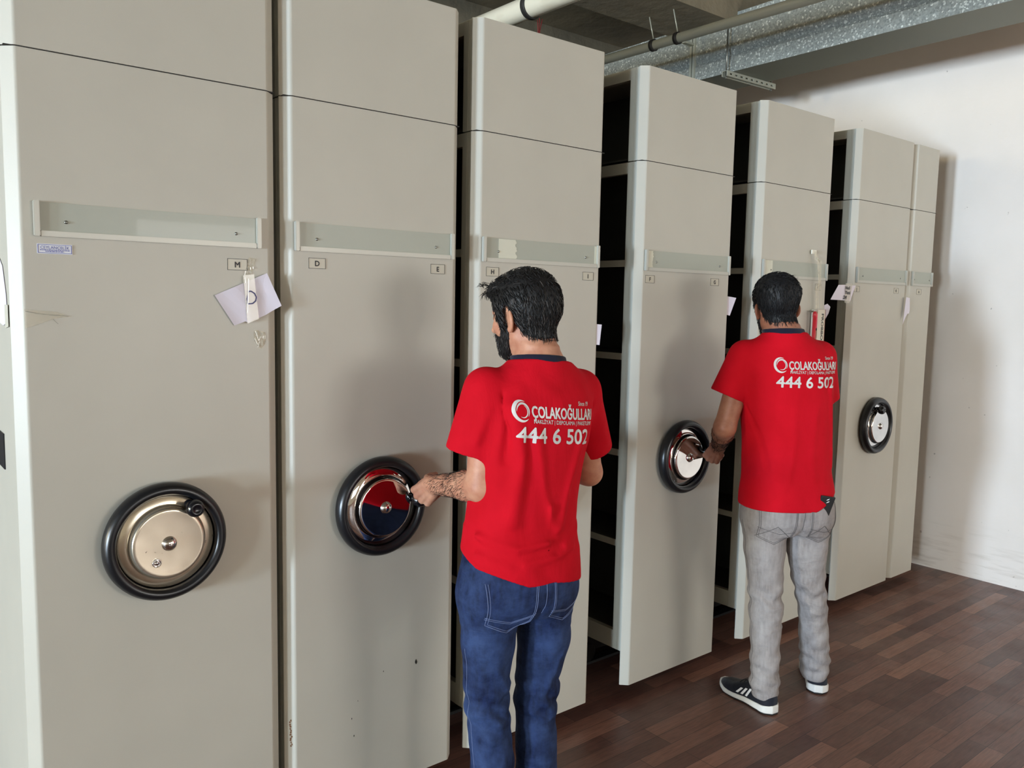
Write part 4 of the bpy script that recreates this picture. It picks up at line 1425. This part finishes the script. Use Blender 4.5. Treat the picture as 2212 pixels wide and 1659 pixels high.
MAN2 = dict(
    root=(2.854, -0.409), psi=30, head=(-.079, .022, 1.600), head_yaw=6, head_pitch=8, head_roll=-2, head_scale=.92,
    neck=(((-.056, -.030, 1.47), .064), ((-.078, -.002, 1.565), .054)), skin=M_SKIN2,
    torso=[(.78, -.006, 0, .178, .130), (.88, -.010, -.002, .176, .130), (.98, -.016, -.004, .170, .126), (1.08, -.022, -.006, .168, .124), (1.18, -.030, -.008, .172, .122),
           (1.28, -.040, -.010, .178, .122), (1.36, -.048, -.012, .178, .116), (1.42, -.054, -.014, .160, .100), (1.46, -.056, -.016, .125, .084), (1.495, -.056, -.018, .085, .070), (1.53, -.056, -.016, .06, .06)],
    sh_r=.056,
    arm_l=((-.204, .0, 1.402), (-.272, .004, 1.140), (-.214, .186, 1.034)), arm_r=((.100, .0, 1.412), (.150, .06, 1.150), (.100, .290, 1.080)),
    arm_r_l=(.046, .041, .042, .028), arm_r_r=(.045, .039, .040, .027),
    hand_l=((-.214, .186, 1.034), (-.10, .62, -.74), (-.70, -.60, -.40), 1, [(.75, 1.2, .7), (1.2, 1.5, .9), (1.35, 1.55, .9), (1.45, 1.55, .9)], .96, (1.1, .9), (.80, .25, -.75)),
    hand_r=((.100, .290, 1.080), (-.35, .9, -.1), (.1, .2, .95), -1, [(.8, 1.1, .6)]*4, .96),
    legs=[[(.78, -.090, -.002, .088), (.66, -.086, 0, .078), (.54, -.077, 0, .067), (.40, -.067, 0, .063), (.21, -.062, -.002, .055), (.12, -.060, -.004, .054), (.080, -.054, .0, .055)],
          [(.78, .090, -.002, .088), (.66, .098, .012, .078), (.53, .122, .030, .064), (.40, .164, .058, .056), (.25, .200, .096, .058), (.15, .222, .118, .058), (.085, .232, .130, .058)]],
    foot=[((-.034, -.058), (-.11, .27)), ((.228, .082), (.40, .92))],
    hips=[(.730, .0, .0, .150, .100), (.765, .0, -.004, .174, .124), (.83, -.002, -.006, .180, .132), (.90, -.006, -.004, .166, .124), (.98, -.010, 0, .150, .112)],
    waist_z=.955, cuff=.052, denim=M_GREYJ, thread=M_STITCH2, pocket=(-.092, .096, .855, .700), pstyle=1, seat_x=-.002, jw=.0042,
    jfolds=[([(-.13, -.02, .44), (-.07, -.07, .43), (-.01, -.03, .44)], .008, .004), ([(-.13, -.02, .40), (-.07, -.07, .385), (-.01, -.03, .40)], .008, .004),
            ([(-.12, -.02, .355), (-.06, -.07, .345), (-.01, -.03, .35)], .007, .003), ([(.10, -.02, .44), (.16, -.01, .42), (.21, .03, .44)], .008, .004),
            ([(.11, -.0, .39), (.17, .0, .375), (.22, .04, .39)], .008, .004), ([(-.11, -.03, .15), (-.06, -.06, .13), (-.01, -.03, .15)], .010, .006),
            ([(.18, .06, .17), (.22, .06, .15), (.27, .1, .17)], .010, .004), ([(.0, -.12, .80), (.0, -.10, .74)], .016, -.010),
            ([(.02, -.09, .72), (.08, -.09, .69), (.15, -.06, .68)], .010, .004), ([(-.02, -.09, .72), (-.09, -.09, .70), (-.15, -.05, .69)], .009, .003)],
    collar=((-.062, -.075, 1.512), (-.0, .10, 1.0)),
    sleeves=[((-.206, 0, 1.414), (-.268, .010, 1.262), .062, .062), ((.100, 0, 1.414), (.142, .03, 1.245), .060, .060)],
    pscale=.90, hem=lambda P: (.835+.0*P[:, 0]).astype(F32)+np.clip(P[:, 0]-.05, 0, .10)*.55,
    print=(-.006, 1.388, -.02),
    folds=[([(-.19, -.05, 1.30), (-.15, -.09, 1.22), (-.11, -.11, 1.14)], .012, .005), ([(-.20, -.03, 1.24), (-.17, -.08, 1.12), (-.14, -.1, 1.0)], .010, -.004),
           ([(-.06, -.12, 1.25), (-.05, -.13, 1.10), (-.07, -.13, .95)], .014, .004), ([(.03, -.12, 1.22), (.02, -.125, 1.05), (.04, -.12, .92)], .014, .0035),
           ([(.10, -.10, 1.30), (.12, -.09, 1.15), (.13, -.09, 1.0)], .012, .004), ([(-.19, -.06, 1.38), (-.17, -.09, 1.30)], .012, -.004), ([(.10, -.07, 1.39), (.08, -.10, 1.30)], .012, -.004),
           ([(-.12, -.11, .95), (-.02, -.13, .92), (.08, -.12, .94)], .012, .003)],
    slo=(-.36, -.20, .76), shi=(.27, .20, 1.56), jlo=(-.24, -.19, .03), jhi=(.32, .25, .98), lo=(-.34, -.22, -.01), hi=(.35, .42, 1.75),
    hair=dict(th=[.001, .002, .003, .010, .022, .027], front=.006, fwd=.0, part=.9, n=4200, grey=.0, m=M_HAIR2, mg=M_HAIR2,
              lumps=[([(-.06, -.06, .06), (.06, -.07, .06)], .03, .006), ([(.05, .03, .10), (.07, -.02, .075)], .02, .006), ([(-.04, -.02, .115), (.04, -.04, .11)], .012, .004), ([(-.05, -.07, .08), (.02, -.09, .085)], .010, .003)],
              tips=[((.05, .0, .115), (.07, .0, .13), (.082, -.01, .128)), ((.062, .01, .10), (.084, .0, .112), (.094, -.01, .122)), ((.02, .02, .125), (.04, .01, .142), (.058, 0, .144)), ((.0, -.11, -.055), (.01, -.115, -.072), (.02, -.112, -.085))]),
)
m1 = person('person', MAN1)
tag(m1, 'person in red t-shirt and blue jeans gripping the shelving wheel with the left hand', 'person')
m2 = person('person', MAN2)
tag(m2, 'person in red t-shirt, light grey jeans and black sneakers turning a shelving wheel', 'person')
ph = obj('phone', boxes((-.030, .030, -.0038, .0038, -.045, .045), bevel=.0034), M_OUT)
_st, _jt = TREES[m2.name]
def _srf(x, z):
    ys = [h[0].y for h in (t_.ray_cast(Vector((x, -.6, z)), Vector((0, 1, 0))) for t_ in (_st, _jt)) if h[0] is not None]
    return min(ys)
_yt, _yb = _srf(.088, .888), _srf(.088, .83)
_top, _bot = Vector((.092, _yt-.007, .890)), Vector((.078, _yb+.012, .812))
_zl = (_top-_bot).normalized()
_xl = Vector((1, 0, 0)); _xl = (_xl-_zl*_xl.dot(_zl)).normalized()
_yl = _zl.cross(_xl)
_M = Matrix((_xl, _yl, _zl)).transposed().to_4x4(); _M.translation = (_top+_bot)/2+_zl*.002
bpy.context.view_layer.update()
ph.matrix_world = m2.matrix_world @ _M
tag(ph, 'black phone case sticking out of the back pocket of the light grey jeans', 'phone')
bm = bmesh.new()
for a0, b0, a1, b1 in ((-.006, .028, .004, .038), (-.003, .018, .007, .028)):
    vs = [bm.verts.new(p) for p in ((a0, -.0043, b0), (a1, -.0043, b0+.004), (a1+.002, -.0043, b1), (a0+.004, -.0043, b1-.004))]
    bm.faces.new(vs)
obj('case_emblem', bm, M_STRIPE, ph)
# ------------------------------------------------------------------ notes, tape and small things fixed to the units
M_PAPER = mat('note_paper', srgb(226, 220, 230), 0.8)
M_TAPE = mat('clear_tape', srgb(226, 218, 196), 0.12, 0, 0.6)
_b = M_TAPE.node_tree.nodes['Principled BSDF']
_b.inputs['Alpha'].default_value = 0.30
M_TAPEW = mat('tape_crinkle', srgb(240, 238, 228), 0.2, 0, 0.8)

def sheet(name, pts, y, thick=.0004, curl=None, m=None, parent=None):
    """a piece of paper in the x-z plane with its own thickness; curl(x, z) -> offset towards the room"""
    bm = bmesh.new()
    vs = [bm.verts.new((p[0], y, p[1])) for p in pts]
    f = bm.faces.new(vs)
    bmesh.ops.triangulate(bm, faces=[f])
    for _ in range(3):
        bmesh.ops.subdivide_edges(bm, edges=[e for e in bm.edges if e.calc_length() > .012], cuts=1)
        bmesh.ops.triangulate(bm, faces=[g for g in bm.faces if len(g.verts) > 3])
    if curl:
        for v in bm.verts: v.co.y -= curl(v.co.x, v.co.z)
    r = bmesh.ops.extrude_face_region(bm, geom=bm.faces[:])
    bmesh.ops.translate(bm, verts=[g for g in r['geom'] if isinstance(g, bmesh.types.BMVert)], vec=(0, thick, 0))
    bmesh.ops.recalc_face_normals(bm, faces=bm.faces[:])
    for f in bm.faces: f.smooth = False
    return obj(name, bm, m or M_PAPER, parent)

def stroke(bm, pts, y, w=.0011):
    """pen stroke as a thin ribbon lying on a sheet"""
    pts = [Vector((p[0], y, p[1])) for p in pts]
    prev = None
    for i, p in enumerate(pts):
        t_ = (pts[min(i+1, len(pts)-1)]-pts[max(i-1, 0)]).normalized()
        nrm = Vector((-t_.z, 0, t_.x))*w
        a, b = bm.verts.new(p+nrm), bm.verts.new(p-nrm)
        if prev: bm.faces.new((prev[0], a, b, prev[1]))
        prev = (a, b)

# the torn sheet with a hand-written D at the edge of the first unit
c1 = lambda x, z: .003+max(0, x-.90)*.12+.0015*math.sin(x*60+z*40)
p = sheet('paper_note', [(.767, 1.606), (.908, 1.668), (.947, 1.581), (.925, 1.568), (.905, 1.556), (.886, 1.548), (.868, 1.541), (.858, 1.534), (.848, 1.538), (.832, 1.532), (.818, 1.527)], -.009, curl=c1)
tag(p, 'torn white paper note with a handwritten blue D taped below the letter M card', 'paper note')
bm = bmesh.new()
D = [(.853, 1.617), (.862, 1.619), (.872, 1.613), (.877, 1.603), (.875, 1.593), (.867, 1.586), (.855, 1.585), (.851, 1.587)]
stroke(bm, D, -.0166, .0016)
stroke(bm, [(.856, 1.616), (.853, 1.606), (.851, 1.598), (.853, 1.588)], -.0166, .0012)
obj('handwriting', bm, M_BLUEINK, p)
ty = lambda x, z: .0058+max(0, x-.90)*.12
sheet('tape', [(.842, 1.660), (.872, 1.664), (.876, 1.60), (.884, 1.545), (.852, 1.532), (.850, 1.60)], -.0095, .0002, ty, M_TAPE, p)
sheet('tape', [(.848, 1.662), (.868, 1.664), (.882, 1.706), (.862, 1.708)], -.0068, .0002, lambda x, z: .0015*math.sin(z*300), M_TAPE, p)
bm = bmesh.new()
stroke(bm, [(.8555, 1.652), (.8550, 1.62), (.8525, 1.575), (.8515, 1.562)], -.0168, .0011)
stroke(bm, [(.846, 1.655), (.847, 1.640)], -.0168, .0009)
stroke(bm, [(.850, 1.672), (.847, 1.655)], -.0110, .0007)
stroke(bm, [(.864, 1.682), (.8645, 1.676)], -.0100, .0010)
stroke(bm, [(.871, 1.684), (.8715, 1.678)], -.0100, .0010)
obj('tape_crease', bm, M_TAPEW, p)
# loose tape scrap under it
s_ = sheet('tape_scrap', [(.872, 1.516), (.905, 1.508), (.906, 1.478), (.890, 1.462), (.874, 1.480)], -.0068, .0002, lambda x, z: .0012*math.sin(x*400+z*200), M_TAPE)
bm = bmesh.new()
for a, b in (((.876, 1.512), (.885, 1.486)), ((.890, 1.497), (.886, 1.486)), ((.899, 1.499), (.898, 1.492)), ((.887, 1.484), (.884, 1.470)), ((.885, 1.473), (.881, 1.468)), ((.874, 1.492), (.882, 1.476))):
    stroke(bm, [a, b], -.0088, .0006)
obj('tape_crease', bm, M_TAPEW, s_)
tag(s_, 'crumpled scrap of clear tape stuck below the note with the blue D', 'tape')
# paper sheet and tape round the left edge of the first unit
bm = bmesh.new()
pts = [(.045, 1.535), (.11, 1.525), (.16, 1.53), (.20, 1.62), (.16, 1.70), (.09, 1.665), (.055, 1.60)]
prism(bm, pts, 'x', .3070, .3078)
pl = obj('paper_note', bm, M_PAPER)
tag(pl, 'creased white paper taped to the left side of the nearest shelving unit', 'paper note')
tp_ = sheet('tape', [(.334, 1.566), (.40, 1.560), (.425, 1.549), (.395, 1.545), (.334, 1.522)], -.0072, .0002, None, M_TAPE, pl)
bm = bmesh.new()
stroke(bm, [(.336, 1.5615), (.36, 1.556), (.39, 1.553), (.424, 1.550)], -.0078, .0007)
stroke(bm, [(.391, 1.544), (.402, 1.532)], -.0078, .0006)
obj('tape_crease', bm, mat('tape_edge', srgb(150, 146, 132), .4), pl)
bm = bmesh.new()
prism(bm, [(.028, 1.525), (.075, 1.52), (.075, 1.575), (.028, 1.575)], 'x', .3062, .3068)
obj('tape', bm, mat('paper_tape', srgb(206, 202, 186), .5), pl)

# small papers peeping out between the units
q = sheet('paper_note', [(2.150, 1.529), (2.207, 1.525), (2.200, 1.449), (2.150, 1.453)], .012, curl=lambda x, z: (x-2.15)*.25)
tag(q, 'white paper slip sticking out beside the third unit at shoulder height', 'paper note')
q = sheet('paper_note', [(2.955, 1.646), (3.022, 1.638), (2.992, 1.561), (2.955, 1.569)], .012, curl=lambda x, z: (x-2.95)*.25)
tag(q, 'white paper slip sticking out past the unit with cards F and G', 'paper note')
q = sheet('paper_note', [(3.715, 1.612), (3.752, 1.615), (3.764, 1.622), (3.776, 1.607), (3.770, 1.575), (3.756, 1.54), (3.745, 1.515), (3.715, 1.53)], .010, curl=lambda x, z: max(0, x-3.745)*.8)
tag(q, 'curled white paper behind the pen holder on the fifth unit', 'paper note')
q = sheet('paper_note', [(4.552, 1.668), (4.582, 1.664), (4.592, 1.60), (4.586, 1.580), (4.568, 1.578), (4.556, 1.560), (4.540, 1.520), (4.546, 1.60)], .002, curl=lambda x, z: .012+.010*math.sin((x-4.54)*40))
tag(q, 'curled white paper between the last two shelving units', 'paper note')

# the note with handwriting at the left edge of the sixth unit
def wv(x, z): return .010+.006*math.sin(x*28)
n5 = sheet('paper_note', [(3.838, 1.716), (3.90, 1.718), (4.017, 1.717), (3.976, 1.637), (3.88, 1.641), (3.785, 1.643)], -.002, curl=wv)
tag(n5, 'white paper note with black handwriting ending in 24, taped beside card J', 'paper note')
def hand(txt, x, z, h, sl=.25):
    me_ = text_mesh(txt, h/.72)
    bm = bmesh.new()
    for ax_, az_ in bold_copies(.0008):
        join_mesh_into(bm, me_, lambda v: (x+v.x*1.6+v.y*sl+ax_, -.0062-wv(x+v.x*1.6, z), z+v.y+v.x*-.02+az_))
    obj('handwriting', bm, M_INK, n5)
hand('No5', 3.925, 1.696, .015)
hand('Yeni', 3.928, 1.672, .017)
hand('24', 3.897, 1.647, .018)
sheet('tape', [(3.90, 1.726), (3.985, 1.726), (3.965, 1.628), (3.90, 1.628)], -.0045, .0002, wv, M_TAPE, n5)

# pen holder box hung by tape on the fifth unit
bx_ = empty('pen_holder', (3.650, -.030, 1.43))
M_BOX = mat('carton_print', srgb(226, 218, 200), .6)
M_PEN = mat('red_marker', srgb(214, 48, 58), .3)
M_PENP = mat('pink_cap', srgb(244, 110, 130), .3)
obj('carton', boxes((-.030, .034, -.012, .022, -.10, .163), bevel=.0015), M_BOX, bx_)
obj('carton_edge', boxes((.0335, .0365, -.0125, .0225, -.10, .1635)), mat('brown_edge', srgb(150, 96, 80), .6), bx_)
bm = bmesh.new()
me_ = text_mesh('PROBBO', .026, .0006, 'LEFT')
join_mesh_into(bm, me_, lambda v: (.004+v.y, -.0126, .145-v.x*1.28))
obj('lettering', bm, M_INK, bx_)
tag(bx_, 'narrow cream carton with black lettering hung by tape behind the second man', 'pen holder')
th = obj('tape', boxes((-.058, -.030, .010, .014, .150, .158)), mat('holder_lip', srgb(120, 118, 100), .5), bx_)
bm = bmesh.new()
lathe(bm, [(0, .015), (.006, .015), (.0085, .03), (.0085, .12), (.0095, .121), (.0095, .140), (.006, .148), (0, .149)], 20, axis='z')
pen = obj('marker_pen', bm, M_PEN)
pen.location = (3.603, -.036, 1.436)
tag(pen, 'red marker pen standing at the left edge of the cream carton', 'pen')
bm = bmesh.new()
box(bm, .0035, .0075, -.0105, -.0065, .07, .138)
obj('pen_clip', bm, M_PENP, pen)
bm = bmesh.new()
box(bm, .0036, .0074, -.0104, -.0066, .058, .069)
obj('clip_tip', bm, M_INK, pen)
# its tape strips running up over the label holder
lt = sheet('tape', [(-.052, .437), (-.034, .437), (-.030, .415), (-.014, .395), (-.010, .32), (.004, .165), (-.016, .165), (-.030, .31), (-.050, .40)], .0, .0003, lambda x, z: .004 if z < .40 and z > .28 else -.010, M_TAPE, bx_)
bm = bmesh.new()
stroke(bm, [(-.048, .425), (-.050, .40), (-.032, .32), (-.016, .17)], -.006, .0010)
stroke(bm, [(-.016, .40), (-.014, .34), (-.004, .25), (.004, .17)], -.006, .0010)
obj('tape_crease', bm, mat('tape_line', srgb(222, 214, 190), .3), bx_)
obj('tape_end', boxes((-.062, -.024, .016, .022, .424, .444), bevel=.001), mat('white_tape', srgb(236, 232, 216), .4), bx_)
